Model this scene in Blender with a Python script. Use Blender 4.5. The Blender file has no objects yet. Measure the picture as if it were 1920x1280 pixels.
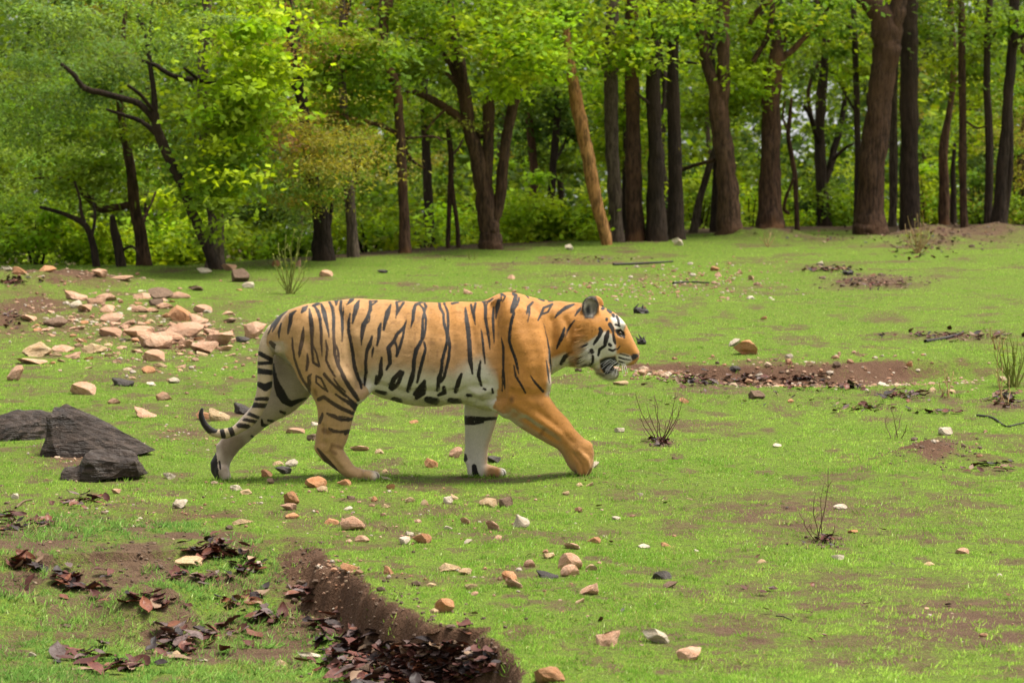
import bpy, math, random
import numpy as np
from mathutils import Vector

scene = bpy.context.scene
COL = scene.collection

# ------------------------------------------------------------------ camera
CAMX, CAMY, CAMZ = 0.503, -20.0, 2.20
PITCH = math.atan2(CAMZ - 0.73, 20.0)
FPX = 7179.0                       # focal length in pixels of a 1920 wide frame
cam_data = bpy.data.cameras.new('camera')
cam_data.sensor_width = 36.0
cam_data.lens = 36.0 * FPX / 1920.0
cam_data.clip_start = 0.1
cam_data.clip_end = 3000.0
cam_data.dof.use_dof = True
cam_data.dof.focus_distance = 19.9
cam_data.dof.aperture_fstop = 7.5
cam = bpy.data.objects.new('camera', cam_data)
COL.objects.link(cam)
cam.location = (CAMX, CAMY, CAMZ)
cam.rotation_euler = (math.radians(90) - PITCH, 0, 0)
scene.camera = cam

# ------------------------------------------------------------------ sky, sun, exposure
SUN_EL, SUN_AZ = math.radians(70), math.radians(75)   # azimuth clockwise from +Y
world = bpy.data.worlds.new('World')
scene.world = world
world.use_nodes = True
wn, wl = world.node_tree.nodes, world.node_tree.links
wn.clear()
w_out = wn.new('ShaderNodeOutputWorld')
w_bg = wn.new('ShaderNodeBackground')
w_sky = wn.new('ShaderNodeTexSky')
w_sky.sky_type = 'NISHITA'
w_sky.sun_disc = False
w_sky.sun_elevation = SUN_EL
w_sky.sun_rotation = SUN_AZ
w_sky.air_density = 1.0
w_sky.dust_density = 4.0
w_sky.ozone_density = 1.0
w_hsv = wn.new('ShaderNodeHueSaturation')     # cloud cover: the sky light is nearly white
w_hsv.inputs['Saturation'].default_value = 0.06
w_tc = wn.new('ShaderNodeTexCoord')
w_sep = wn.new('ShaderNodeSeparateXYZ')
w_abs = wn.new('ShaderNodeMath'); w_abs.operation = 'ABSOLUTE'
w_add = wn.new('ShaderNodeMath'); w_add.operation = 'ADD'; w_add.inputs[1].default_value = 0.12
w_com = wn.new('ShaderNodeCombineXYZ')
wl.new(w_tc.outputs['Generated'], w_sep.inputs[0])
wl.new(w_sep.outputs['Z'], w_abs.inputs[0])
wl.new(w_abs.outputs[0], w_add.inputs[0])
wl.new(w_sep.outputs['X'], w_com.inputs['X'])
wl.new(w_sep.outputs['Y'], w_com.inputs['Y'])
wl.new(w_add.outputs[0], w_com.inputs['Z'])
wl.new(w_com.outputs[0], w_sky.inputs['Vector'])
wl.new(w_sky.outputs[0], w_hsv.inputs['Color'])
wl.new(w_hsv.outputs[0], w_bg.inputs['Color'])
w_bg.inputs['Strength'].default_value = 0.066
wl.new(w_bg.outputs[0], w_out.inputs['Surface'])

sun_data = bpy.data.lights.new('sun', 'SUN')
sun_data.energy = 2.1
sun_data.angle = math.radians(18)
sun_data.color = (1.0, 0.94, 0.83)
sun = bpy.data.objects.new('sun', sun_data)
COL.objects.link(sun)
sun.rotation_euler = (math.radians(90) - SUN_EL, 0, math.radians(180) - SUN_AZ)

scene.view_settings.view_transform = 'Standard'
scene.view_settings.look = 'None'
scene.view_settings.gamma = 1.0
scene.view_settings.exposure = 1.58
scene.render.engine = 'CYCLES'
scene.cycles.max_bounces = 7
scene.cycles.diffuse_bounces = 4
scene.cycles.transmission_bounces = 5
scene.cycles.transparent_max_bounces = 4
scene.cycles.use_denoising = True

rng = np.random.default_rng(7)
R3 = random.Random(11)

# ------------------------------------------------------------------ projection helpers (used to measure where things stand)
CP, SP = math.cos(PITCH), math.sin(PITCH)

def project(x, y, z):
    dep = (y - CAMY) * CP + (CAMZ - z) * SP
    px = 960 + FPX * (x - CAMX) / dep
    py = 640 + FPX * ((CAMZ - z) * CP - (y - CAMY) * SP) / dep
    return px, py

def at_plane(px, py, Y):
    """point on the vertical plane y=Y seen at pixel px,py"""
    px = np.asarray(px, float); py = np.asarray(py, float)
    a = (px - 960) / FPX; b = (py - 640) / FPX
    # direction = right*a + forward - up*b ; forward=(0,CP,-SP), up=(0,SP,CP)
    dy = CP - b * SP
    dz = -SP - b * CP
    t = (Y - CAMY) / dy
    return CAMX + a * t, CAMZ + dz * t

def on_ground(px, py, z=0.0):
    px = np.asarray(px, float); py = np.asarray(py, float)
    a = (px - 960) / FPX; b = (py - 640) / FPX
    dy = CP - b * SP
    dz = -SP - b * CP
    t = (z - CAMZ) / dz
    return CAMX + a * t, CAMY + dy * t

# ------------------------------------------------------------------ noise
def _hash(ix, iy, iz, seed):
    h = (ix.astype(np.int64) * 374761393 + iy.astype(np.int64) * 668265263 + iz.astype(np.int64) * 2147483647 + seed * 974711) & 0xFFFFFFFF
    h = ((h ^ (h >> 13)) * 1274126177) & 0xFFFFFFFF
    h = ((h ^ (h >> 16)) * 2246822519) & 0xFFFFFFFF
    return ((h ^ (h >> 15)) & 0xFFFFFF).astype(np.float64) / 0xFFFFFF

def vnoise(x, y, seed=0):
    x = np.asarray(x, float); y = np.asarray(y, float)
    ix, iy = np.floor(x), np.floor(y)
    fx, fy = x - ix, y - iy
    fx = fx * fx * (3 - 2 * fx); fy = fy * fy * (3 - 2 * fy)
    z = np.zeros_like(ix)
    a = _hash(ix, iy, z, seed); b = _hash(ix + 1, iy, z, seed)
    c = _hash(ix, iy + 1, z, seed); d = _hash(ix + 1, iy + 1, z, seed)
    return (a + (b - a) * fx) * (1 - fy) + (c + (d - c) * fx) * fy

def vnoise3(x, y, z, seed=0):
    ix, iy, iz = np.floor(x), np.floor(y), np.floor(z)
    fx, fy, fz = x - ix, y - iy, z - iz
    fx = fx * fx * (3 - 2 * fx); fy = fy * fy * (3 - 2 * fy); fz = fz * fz * (3 - 2 * fz)
    def lay(k):
        a = _hash(ix, iy, iz + k, seed); b = _hash(ix + 1, iy, iz + k, seed)
        c = _hash(ix, iy + 1, iz + k, seed); d = _hash(ix + 1, iy + 1, iz + k, seed)
        return (a + (b - a) * fx) * (1 - fy) + (c + (d - c) * fx) * fy
    return lay(0) * (1 - fz) + lay(1) * fz

def fbm(x, y, seed=0, octaves=4, gain=0.5):
    s = 0.0; amp = 1.0; tot = 0.0
    for o in range(octaves):
        s = s + amp * vnoise(x * 2 ** o + 17.3 * o, y * 2 ** o - 9.1 * o, seed + o)
        tot += amp; amp *= gain
    return s / tot

def sstep(a, b, x):
    t = np.clip((x - a) / (b - a), 0, 1)
    return t * t * (3 - 2 * t)

# ------------------------------------------------------------------ mesh and material helpers
def make_mesh(name, verts, faces, mat=None, smooth=True, colors=None, floats=None, normals=None):
    """verts (n,3); faces: (m,3) or (m,4) int array, or a list of such arrays"""
    if isinstance(faces, np.ndarray):
        faces = [faces]
    verts = np.asarray(verts, dtype=np.float32)
    me = bpy.data.meshes.new(name)
    me.vertices.add(len(verts))
    me.vertices.foreach_set('co', verts.ravel())
    loops = np.concatenate([f.ravel() for f in faces]).astype(np.int32)
    totals = np.concatenate([np.full(len(f), f.shape[1], np.int32) for f in faces])
    starts = np.concatenate([[0], np.cumsum(totals)[:-1]]).astype(np.int32)
    me.loops.add(len(loops))
    me.loops.foreach_set('vertex_index', loops)
    me.polygons.add(len(totals))
    me.polygons.foreach_set('loop_start', starts)
    me.polygons.foreach_set('loop_total', totals)
    me.update(calc_edges=True)
    me.polygons.foreach_set('use_smooth', np.full(len(totals), smooth, dtype=bool))
    if colors is not None:
        for k, c in colors.items():
            at = me.attributes.new(k, 'FLOAT_COLOR', 'POINT')
            c4 = np.ones((len(verts), 4), np.float32); c4[:, :3] = c
            at.data.foreach_set('color', c4.ravel())
    if floats is not None:
        for k, v in floats.items():
            at = me.attributes.new(k, 'FLOAT', 'POINT')
            at.data.foreach_set('value', np.asarray(v, np.float32))
    if normals is not None:
        me.normals_split_custom_set_from_vertices(np.asarray(normals, np.float32))
    if mat is not None:
        me.materials.append(mat)
    return me

def link(name, me, parent=None, loc=None, kind=None, label=None, category=None, group=None):
    o = bpy.data.objects.new(name, me)
    COL.objects.link(o)
    if parent is not None:
        o.parent = parent
    if loc is not None:
        o.location = loc
    tag(o, label, category, group, kind)
    return o

def tag(o, label=None, category=None, group=None, kind=None):
    if label: o['label'] = label
    if category: o['category'] = category
    if group: o['group'] = group
    if kind: o['kind'] = kind
    return o

class NT:
    """tiny node-tree writer"""
    def __init__(s, name):
        s.mat = bpy.data.materials.new(name)
        s.mat.use_nodes = True
        s.n = s.mat.node_tree.nodes; s.l = s.mat.node_tree.links
        s.n.clear()
        s.out = s.n.new('ShaderNodeOutputMaterial')
    def node(s, t, **kw):
        nd = s.n.new(t)
        for k, v in kw.items():
            if k == 'ins':
                for kk, vv in v.items():
                    if isinstance(vv, bpy.types.NodeSocket): s.l.new(vv, nd.inputs[kk])
                    else: nd.inputs[kk].default_value = vv
            else: setattr(nd, k, v)
        return nd
    def attr(s, name, out='Fac'):
        return s.node('ShaderNodeAttribute', attribute_name=name).outputs[out]
    def noise(s, scale, detail=3, rough=0.55, vec=None, out='Fac'):
        nd = s.node('ShaderNodeTexNoise', ins={'Scale': scale, 'Detail': detail, 'Roughness': rough})
        if vec is not None: s.l.new(vec, nd.inputs['Vector'])
        return nd.outputs[out]
    def mix(s, fac, a, b, blend='MIX'):
        nd = s.node('ShaderNodeMix', data_type='RGBA', blend_type=blend)
        for sock, v in ((nd.inputs[0], fac), (nd.inputs[6], a), (nd.inputs[7], b)):
            if isinstance(v, bpy.types.NodeSocket): s.l.new(v, sock)
            elif isinstance(v, (tuple, list)): sock.default_value = (*v[:3], 1)
            else: sock.default_value = v
        return nd.outputs[2]
    def ramp(s, fac, stops, interp='LINEAR'):
        nd = s.node('ShaderNodeValToRGB')
        cr = nd.color_ramp; cr.interpolation = interp
        while len(cr.elements) < len(stops): cr.elements.new(0.5)
        for e, (p, c) in zip(cr.elements, stops):
            e.position = p
            e.color = (c, c, c, 1) if not isinstance(c, (tuple, list)) else (*c[:3], 1)
        s.l.new(fac, nd.inputs[0])
        return nd.outputs[0]
    def math(s, op, a, b=0.0, c=0.0):
        nd = s.node('ShaderNodeMath', operation=op)
        for i, v in enumerate((a, b, c)):
            if isinstance(v, bpy.types.NodeSocket): s.l.new(v, nd.inputs[i])
            else: nd.inputs[i].default_value = v
        return nd.outputs[0]
    def coords(s, kind='Object', scale=None):
        o = s.node('ShaderNodeTexCoord').outputs[kind]
        if scale is not None:
            m = s.node('ShaderNodeMapping', ins={'Vector': o, 'Scale': scale})
            o = m.outputs[0]
        return o
    def bump(s, height, strength=0.5, dist=0.02):
        return s.node('ShaderNodeBump', ins={'Height': height, 'Strength': strength, 'Distance': dist}).outputs[0]
    def bsdf(s, color, rough=0.8, normal=None, spec=0.3, **extra):
        nd = s.node('ShaderNodeBsdfPrincipled')
        for k, v in (('Base Color', color), ('Roughness', rough), ('Specular IOR Level', spec), *extra.items()):
            if isinstance(v, bpy.types.NodeSocket): s.l.new(v, nd.inputs[k])
            elif isinstance(v, (tuple, list)): nd.inputs[k].default_value = (*v[:3], 1)
            else: nd.inputs[k].default_value = v
        if normal is not None: s.l.new(normal, nd.inputs['Normal'])
        return nd.outputs[0]
    def finish(s, shader):
        s.l.new(shader, s.out.inputs['Surface'])
        return s.mat

def leafy(name, color_attr='tint', trans=0.35, rough=0.6, tgain=(1.15, 1.25, 0.6), spec=0.25):
    """thin leaf or blade: reflects and lets light through"""
    t = NT(name)
    col = t.attr(color_attr, 'Color')
    b = t.bsdf(col, rough, spec=spec)
    tc = t.mix(1.0, col, tgain, 'MULTIPLY')
    tr = t.node('ShaderNodeBsdfTranslucent', ins={'Color': tc}).outputs[0]
    m = t.node('ShaderNodeMixShader', ins={0: trans, 1: b, 2: tr})
    return t.finish(m.outputs[0])
# ================================================================== the ground
BANK_TOP = [(300, 968), (400, 972), (470, 990), (520, 1006), (552, 1014), (590, 1043), (640, 1066), (673, 1080), (693, 1100), (727, 1123), (767, 1147), (800, 1163), (867, 1167), (907, 1174), (933, 1200), (963, 1228), (970, 1275), (985, 1340), (1010, 1460)]
_bx, _by = on_ground([p[0] for p in BANK_TOP], [p[1] for p in BANK_TOP], 0.0)
BANK = np.stack([_bx, _by], 1)
LEDGE = np.stack(on_ground([1120, 1190, 1260, 1340, 1420, 1500, 1580, 1660, 1760, 1900], [688, 683, 681, 683, 684, 684, 683, 676, 672, 668]), 1)

def poly_dist(P, x, y):
    """signed distance to a polyline, positive on its right-hand side; and position along it 0..1"""
    best = np.full(x.shape, 1e9); sgn = np.ones(x.shape); par = np.zeros(x.shape)
    L = np.concatenate([[0], np.cumsum(np.hypot(*(P[1:] - P[:-1]).T))])
    for i in range(len(P) - 1):
        p, q = P[i], P[i + 1]
        ex, ey = q - p
        t = np.clip(((x - p[0]) * ex + (y - p[1]) * ey) / (ex * ex + ey * ey), 0, 1)
        dx, dy = x - p[0] - ex * t, y - p[1] - ey * t
        d = np.hypot(dx, dy)
        m = d < best
        best = np.where(m, d, best)
        sgn = np.where(m, np.sign(dx * ey - dy * ex), sgn)
        par = np.where(m, (L[i] + t * (L[i + 1] - L[i])) / L[-1], par)
    return best * sgn, par

CREST_X = [-60, -8, -3.15, -1.6, .75, 3.5, 6.64, 60]
CREST_Y = [18.5, 19.3, 20.0, 22.6, 26.0, 29.5, 30.5, 31]
# where each paw stands: (px, py, plane y)
PAWS = [(421, 904.0, .135), (690, 902.5, -.145), (915, 896.5, .135), (1096, 893.5, -.145)]
PAW_XYZ = []
for a, b, c in PAWS:
    xx, zz = at_plane(a, b, c)
    PAW_XYZ.append((float(xx), c, float(zz)))

def H(x, y):
    x = np.asarray(x, float); y = np.asarray(y, float)
    h = .05 * (fbm(x * .35, y * .35, 40, 3) - .5) + .030 * (fbm(x * 1.6, y * 1.6, 44, 3) - .5)
    h = h + .014 * (fbm(x * 7, y * 7, 48, 2) - .5) * (np.abs(y) < 12)
    # cut bank with the hollow below it
    d, u = poly_dist(BANK, x, y)
    dn = d + .16 * (fbm(x * 3.2, y * 3.2, 52, 3) - .5) + .05 * (fbm(x * 14, y * 14, 54, 2) - .5)
    dep = .25 * sstep(.12, .36, u) * (1 - .55 * sstep(.7, 2.6, d)) * sstep(7, 3.5, d)
    dep = np.where(y > 4, 0, dep)
    h = h - dep * (.15 * sstep(-.03, .02, dn) + .85 * sstep(.0, .085, dn))
    h = h + .03 * dep / .165 * np.exp(-((dn - .16) / .08) ** 2) * (fbm(x * 9, y * 9, 58, 2))
    h = h + dep / .185 * .035 * (fbm(x * 17, y * 17, 63, 3, .65) - .5) * np.exp(-((dn - .04) / .07) ** 2)
    # low step with bare earth on the far side of the meadow
    d2, u2 = poly_dist(LEDGE, x, y)
    d2n = d2 + .25 * (fbm(x * 1.5, y * 1.5, 60, 3) - .5)
    h = h - .12 * sstep(-.05, .28, d2n) * (1 - sstep(.5, 2.2, d2)) * sstep(.0, .08, u2) * sstep(1, .75, u2)
    # mounds
    for mx, my, rx, ry, hh in MOUNDS:
        q = ((x - mx) / rx) ** 2 + ((y - my) / ry) ** 2
        bump = np.exp(-q * 1.4)
        h = h + hh * bump * (.25 + 1.5 * fbm(x * 6, y * 5, 70, 4, .65))
    # the meadow ends in a gentle brow and the wood stands on falling ground
    yc = np.interp(x, CREST_X, CREST_Y)
    s = y - yc
    h = h - .075 * np.where(s > 0, s * s / (s + 4.0), 0) * 1.0 + np.where(s > 60, (s - 60) * .03, 0)
    # firm ground under each paw
    for qx, qy, qz in PAW_XYZ:
        w = np.exp(-(((x - qx) / .22) ** 2 + ((y - qy) / .35) ** 2))
        h = h * (1 - w) + (qz + .011) * w
    return h

def g2(px, py): 
    a, b = on_ground(px, py); return float(a), float(b)
MOUNDS = []
for px, py, rx, ry, hh in [(1762, 856, .12, .26, .055), (1725, 860, .13, .26, .045), (1690, 864, .16, .4, .035), (1840, 866, .15, .4, .03), (1735, 452, .45, .9, .16), (1640, 458, .5, 1.0, .09), (1830, 448, .7, 1.2, .09),
                           (1440, 446, .6, .8, .12), (1900, 445, .6, 1.0, .12), (270, 1075, .22, .35, .10), (330, 1065, .16, .3, .05), (110, 535, .9, 1.0, .14), (-30, 548, .8, 1.0, .15), (10, 610, .5, .8, .10), (1650, 530, .6, .6, .06), (1540, 515, .4, .5, .05)]:
    a, b = g2(px, py); MOUNDS.append((a, b, rx, ry, hh))

SOIL_SPOTS = [  # px, py, rx, ry, amount
(1745, 852, 52, 20, 1.5), (1765, 838, 36, 16, 1.3), (1845, 868, 50, 9, .8), (1692, 858, 36, 9, .9), (1745, 436, 120, 26, 1.4), (1850, 440, 110, 20, 1.0), (1450, 440, 60, 10, 1), (1640, 530, 110, 16, .9), (1540, 506, 80, 8, .9), (1080, 492, 150, 5, .8),
(1800, 630, 130, 9, .8), (1840, 1165, 240, 60, 1.0), (1500, 965, 320, 46, .72), (1650, 1090, 300, 36, .6), (1250, 1190, 220, 40, .55), (1600, 1230, 260, 30, .6), (1200, 930, 140, 26, .5), (1750, 960, 160, 30, .5), (80, 1010, 160, 60, .7), (120, 1180, 160, 50, .5), (300, 620, 200, 60, .65), (120, 600, 130, 60, .6), (1545, 1012, 60, 14, .8), (1400, 1108, 240, 12, .55), (270, 1030, 75, 30, 1.1), (170, 950, 150, 34, .55), (90, 528, 150, 16, 1.6), (60, 575, 90, 22, 1.1), (330, 640, 120, 26, .9),
(20, 600, 60, 40, 1.0), (150, 860, 110, 22, 1.0), (340, 815, 70, 18, .7), (200, 1090, 240, 60, .30), (440, 1010, 60, 24, .8), (250, 1215, 300, 40, .35), (1240, 832, 40, 9, .9), (1530, 750, 240, 26, .35), (1150, 1140, 180, 30, .25),
(60, 1270, 120, 30, .8), (420, 1260, 160, 20, .5), (1600, 450, 260, 12, .6), (1050, 515, 160, 10, .5), (720, 985, 140, 20, .25), (1180, 690, 60, 8, .7), (1700, 700, 120, 22, .55), (250, 900, 120, 30, .4), (1180, 935, 120, 20, .35), (1880, 760, 60, 14, .8)]

def soil_mask(x, y):
    px, py = project(x, y, 0 * x)
    n1 = fbm(x * 2.2, y * 1.3, 80, 4); n2 = fbm(x * 9, y * 9, 84, 3)
    m = np.zeros(x.shape)
    for a, b, rx, ry, amt in SOIL_SPOTS:
        m = np.maximum(m, amt * np.exp(-(((px - a) / rx) ** 2 + ((py - b) / ry) ** 2)))
    m = m * (.15 + 1.65 * n2)
    n3 = fbm(x * 5.5, y * 3.2, 86, 4, .6)
    m = np.maximum(m, sstep(.48, .74, n1) * .62 * (.2 + 1.4 * n2))
    m = np.maximum(m, sstep(.52, .68, n3) * .62 * sstep(30, 8, y))
    d, u = poly_dist(BANK, x, y)
    dn = d + .16 * (fbm(x * 3.2, y * 3.2, 52, 3) - .5) + .05 * (fbm(x * 14, y * 14, 54, 2) - .5)
    face = sstep(-.06, -.0, dn) * sstep(.12, .07, dn) * sstep(.13, .24, u) * (y < 4)
    m = np.maximum(m, face * 1.2)
    low = (dn > .1) & (d < 3.5) & (y < 4)
    m = np.maximum(m, low * sstep(.42, .64, fbm(x * 4.1, y * 2.6, 90, 3)) * .85)
    d2, u2 = poly_dist(LEDGE, x, y)
    d2n = d2 + .25 * (fbm(x * 1.5, y * 1.5, 60, 3) - .5)
    m = np.maximum(m, 1.5 * sstep(-.10, .04, d2n) * sstep(.70, .25, d2n) * sstep(.03, .12, u2) * sstep(.86, .6, u2) * (.25 + 1.2 * n2))
    yc = np.interp(x, CREST_X, CREST_Y)
    m = np.maximum(m, sstep(-1.2, .6, y - yc + 1.2 * (n1 - .5)) * sstep(-3.5, -1, x) * .95)
    m = np.maximum(m, sstep(2.0, 6, y - yc) * .8)
    return np.clip(m, 0, 1)

def axis(segs):
    out = [segs[0][0]]
    for a, b, s0, s1 in segs:
        v = a; 
        while v < b - 1e-6:
            f = (v - a) / (b - a); v = min(b, v + s0 + (s1 - s0) * f); out.append(v)
    return np.array(out)
xs = axis([(-400, -60, 60, 20), (-60, -12, 8, 1.2), (-12, -2.6, .6, .05), (-2.6, -1.3, .036, .034), (-1.3, 1.05, .019, .019), (1.05, 3.4, .036, .036), (3.4, 12, .05, .6), (12, 60, 1.2, 8), (60, 400, 20, 60)])
ys = axis([(-60, -12, 8, .8), (-12, -7, .5, .06), (-7, -6.3, .05, .03), (-6.3, -2.6, .019, .019), (-2.6, 1.2, .036, .038), (1.2, 12, .045, .09), (12, 34, .10, .25), (34, 80, .5, 4), (80, 700, 8, 80)])
GX, GY = np.meshgrid(xs, ys, indexing='ij')
GZ = H(GX, GY)
nx, ny = GX.shape
I = np.arange(nx * ny).reshape(nx, ny)
GQ = np.stack([I[:-1, :-1], I[1:, :-1], I[1:, 1:], I[:-1, 1:]], -1).reshape(-1, 4)
soil = soil_mask(GX.ravel(), GY.ravel())
_dl, _ul = poly_dist(LEDGE, GX.ravel(), GY.ravel())
red = np.exp(-(_dl / 1.2) ** 2) * .9
_db, _ub = poly_dist(BANK, GX.ravel(), GY.ravel())
red = np.maximum(red, .75 * np.exp(-(_db / .3) ** 2))
for a, b, r in [(1755, 850, .6), (-30, 600, 1.5), (200, 560, 1.6)]:
    q = g2(a, b); red = np.maximum(red, np.exp(-((GX.ravel() - q[0]) ** 2 + ((GY.ravel() - q[1]) * .6) ** 2) / r ** 2))
litter = sstep(-1.0, 1.2, GY.ravel() - np.interp(GX.ravel(), CREST_X, CREST_Y))

t = NT('ground_earth')
oc = t.coords('Object')
n_big = t.noise(1.7, 4, .6, oc); n_mid = t.noise(11, 4, .6, oc); n_fine = t.noise(75, 4, .65, oc); n_grit = t.noise(210, 2, .6, oc)
earth = t.mix(t.ramp(n_mid, [(.3, 0), (.7, 1)]), (.110, .066, .040), (.190, .120, .074))
earth = t.mix(t.math('MULTIPLY', t.attr('red'), .8), earth, t.mix(n_mid, (.115, .054, .032), (.175, .092, .056)))
earth = t.mix(t.math('MULTIPLY', t.attr('litter'), .7), earth, t.mix(n_mid, (.055, .036, .022), (.105, .068, .042)))
earth = t.mix(t.ramp(n_fine, [(.35, 0), (.75, .6)]), earth, (.042, .026, .017))
earth = t.mix(t.ramp(n_grit, [(.66, 0), (.74, .55)]), earth, (.30, .22, .155))
turf = t.mix(t.ramp(n_fine, [(.3, 0), (.7, 1)]), (.070, .105, .018), (.200, .320, .034))
turf = t.mix(t.ramp(n_grit, [(.32, .85), (.48, 0)]), turf, (.050, .038, .022))
turf = t.mix(t.ramp(t.noise(120, 3, .7, oc), [(.54, 0), (.66, .7)]), turf, (.30, .40, .03))
turf = t.mix(t.ramp(t.noise(24, 4, .7, oc), [(.52, 0), (.66, .7)]), turf, (.070, .050, .030))
n_patch = t.noise(38, 5, .75, oc)
sm = t.math('ADD', t.attr('soil'), t.math('MULTIPLY', t.math('SUBTRACT', n_patch, .5), 1.5))
sm = t.ramp(sm, [(.20, 0), (.75, 1)])
col = t.mix(sm, turf, earth)
hgt = t.math('ADD', t.math('ADD', t.math('MULTIPLY', n_mid, .6), t.math('MULTIPLY', n_fine, .6)), t.math('MULTIPLY', n_patch, .5))
ground_mat = t.finish(t.bsdf(col, .9, t.bump(hgt, .85, .05), .10))
ground = link('ground', make_mesh('ground', np.stack([GX.ravel(), GY.ravel(), GZ.ravel()], 1), GQ, ground_mat, True, None, {'soil': soil, 'red': red, 'litter': litter}), kind='structure')

def HF(x, y):
    """height of the built sheet"""
    x = np.asarray(x, float); y = np.asarray(y, float)
    i = np.clip(np.searchsorted(xs, x) - 1, 0, len(xs) - 2); j = np.clip(np.searchsorted(ys, y) - 1, 0, len(ys) - 2)
    fx = (x - xs[i]) / (xs[i + 1] - xs[i]); fy = (y - ys[j]) / (ys[j + 1] - ys[j])
    return (GZ[i, j] * (1 - fx) + GZ[i + 1, j] * fx) * (1 - fy) + (GZ[i, j + 1] * (1 - fx) + GZ[i + 1, j + 1] * fx) * fy

def SOILF(x, y):
    S = soil.reshape(GX.shape)
    i = np.clip(np.searchsorted(xs, x) - 1, 0, len(xs) - 2); j = np.clip(np.searchsorted(ys, y) - 1, 0, len(ys) - 2)
    fx = (x - xs[i]) / (xs[i + 1] - xs[i]); fy = (y - ys[j]) / (ys[j + 1] - ys[j])
    return (S[i, j] * (1 - fx) + S[i + 1, j] * fx) * (1 - fy) + (S[i, j + 1] * (1 - fx) + S[i + 1, j + 1] * fx) * fy
_YM = np.concatenate([np.arange(-9, 2, .02), np.arange(2, 40, .06)])
def ground_hit(px, py):
    """first point of the ground seen at a pixel"""
    a = (px - 960) / FPX; b = (py - 640) / FPX
    t_ = (_YM - CAMY) / (CP - b * SP)
    X_ = CAMX + a * t_; Z_ = CAMZ + (-SP - b * CP) * t_
    below = np.nonzero(Z_ <= HF(X_, _YM))[0]
    k = below[0] if len(below) else len(_YM) - 1
    return float(X_[k]), float(_YM[k]), float(HF(X_[k:k + 1], _YM[k:k + 1])[0])

# ------------------------------------------------------------------ grass: short new growth, thinner where the earth shows
def blades_at(x, y, z, n, hgt_, wid, tint, lean=.45):
    """n single blades rooted at x,y,z"""
    az = rng.uniform(0, 2 * np.pi, n)
    ln = hgt_ * rng.uniform(.5, 1.35, n)
    le = rng.uniform(.15, lean, n) * 1.9
    dirx, diry = np.cos(az), np.sin(az)
    tip = np.stack([x + dirx * ln * le, y + diry * ln * le, z + ln * np.sqrt(np.maximum(1 - (le * .6) ** 2, .2))], 1)
    wa = rng.uniform(-.9, .9, n)                       # blade faces roughly the viewer's side so that its front carries the light
    sx, sy = np.cos(wa) * wid, np.sin(wa) * wid
    A = np.stack([x - sx, y - sy, z - .004], 1); B = np.stack([x + sx, y + sy, z - .004], 1)
    V = np.stack([A, B, tip], 1).reshape(-1, 3)
    Fc = np.arange(3 * n).reshape(-1, 3)
    c = np.repeat(tint, 3, 0)
    c[0::3] *= .75; c[1::3] *= .75                      # colour darker at the foot of each blade
    nm = np.stack([.45 * dirx, -.25 + .4 * diry, rng.uniform(.35, .95, n)], 1)
    nm /= np.linalg.norm(nm, axis=1, keepdims=True)
    return V, Fc, c, np.repeat(nm, 3, 0)

def grass_tint(x, y, n):
    m = fbm(x * .9, y * .55, 101, 3); k = fbm(x * 4, y * 3, 105, 3)
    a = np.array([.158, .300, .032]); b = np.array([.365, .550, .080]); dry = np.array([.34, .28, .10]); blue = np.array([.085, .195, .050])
    k2 = fbm(x * 13, y * 8, 107, 2)
    f = np.clip((m - .3) * 1.4 + (k - .5) * 1.0 + (k2 - .5) * 1.0 + rng.normal(0, .18, n), 0, 1)[:, None]
    c = a + (b - a) * f
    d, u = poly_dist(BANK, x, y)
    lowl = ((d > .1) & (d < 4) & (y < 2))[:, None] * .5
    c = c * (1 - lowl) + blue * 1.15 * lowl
    pal = (rng.random(n) < .018)[:, None]  # a few whitish blades: wet glints put into the tint
    c = np.where(pal, np.array([.55, .66, .28]), c)
    dr = (rng.random(n) < (.05 + .10 * (k > .60)))[:, None]
    return np.where(dr, dry * rng.uniform(.6, 1.2, n)[:, None], c) * rng.uniform(.6, 1.35, n)[:, None]

def sow(n, y0, y1):
    px = rng.uniform(-330, 2250, n); py = rng.uniform(y0, y1, n)
    x, y = on_ground(px, py, -.02)
    so = SOILF(x, y)
    cl = fbm(x * 6, y * 5, 111, 2)
    cl2 = fbm(x * 15, y * 9, 115, 3, .75)
    keep = rng.random(n) < np.clip(1.08 - 1.05 * so, .05, 1) ** 1.3 * np.clip(2.8 * (cl - .24), .15, 1) * np.clip(5.0 * (cl2 - .39), .03, 1)
    keep &= (y < np.interp(x, CREST_X, CREST_Y) + np.where(x < -1, 3.0, .6))
    return x[keep], y[keep]
gx_, gy_ = sow(1850000, 440, 1420)
gn = len(gx_)
gdist = gy_ - CAMY
gh = .0105 * (.65 + .8 * fbm(gx_ * 1.6, gy_ * 1.6, 120, 2)) * (1 + .25 * (rng.random(gn) < .06))
gw = (.0010 + .000065 * gdist) * rng.uniform(.7, 1.3, gn)
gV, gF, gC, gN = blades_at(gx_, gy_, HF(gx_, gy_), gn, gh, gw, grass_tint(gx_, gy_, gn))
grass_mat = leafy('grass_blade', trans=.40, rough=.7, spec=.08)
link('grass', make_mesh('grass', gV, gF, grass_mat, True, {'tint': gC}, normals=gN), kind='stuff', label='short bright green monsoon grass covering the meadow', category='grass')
print('grass blades', gn)

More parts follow.
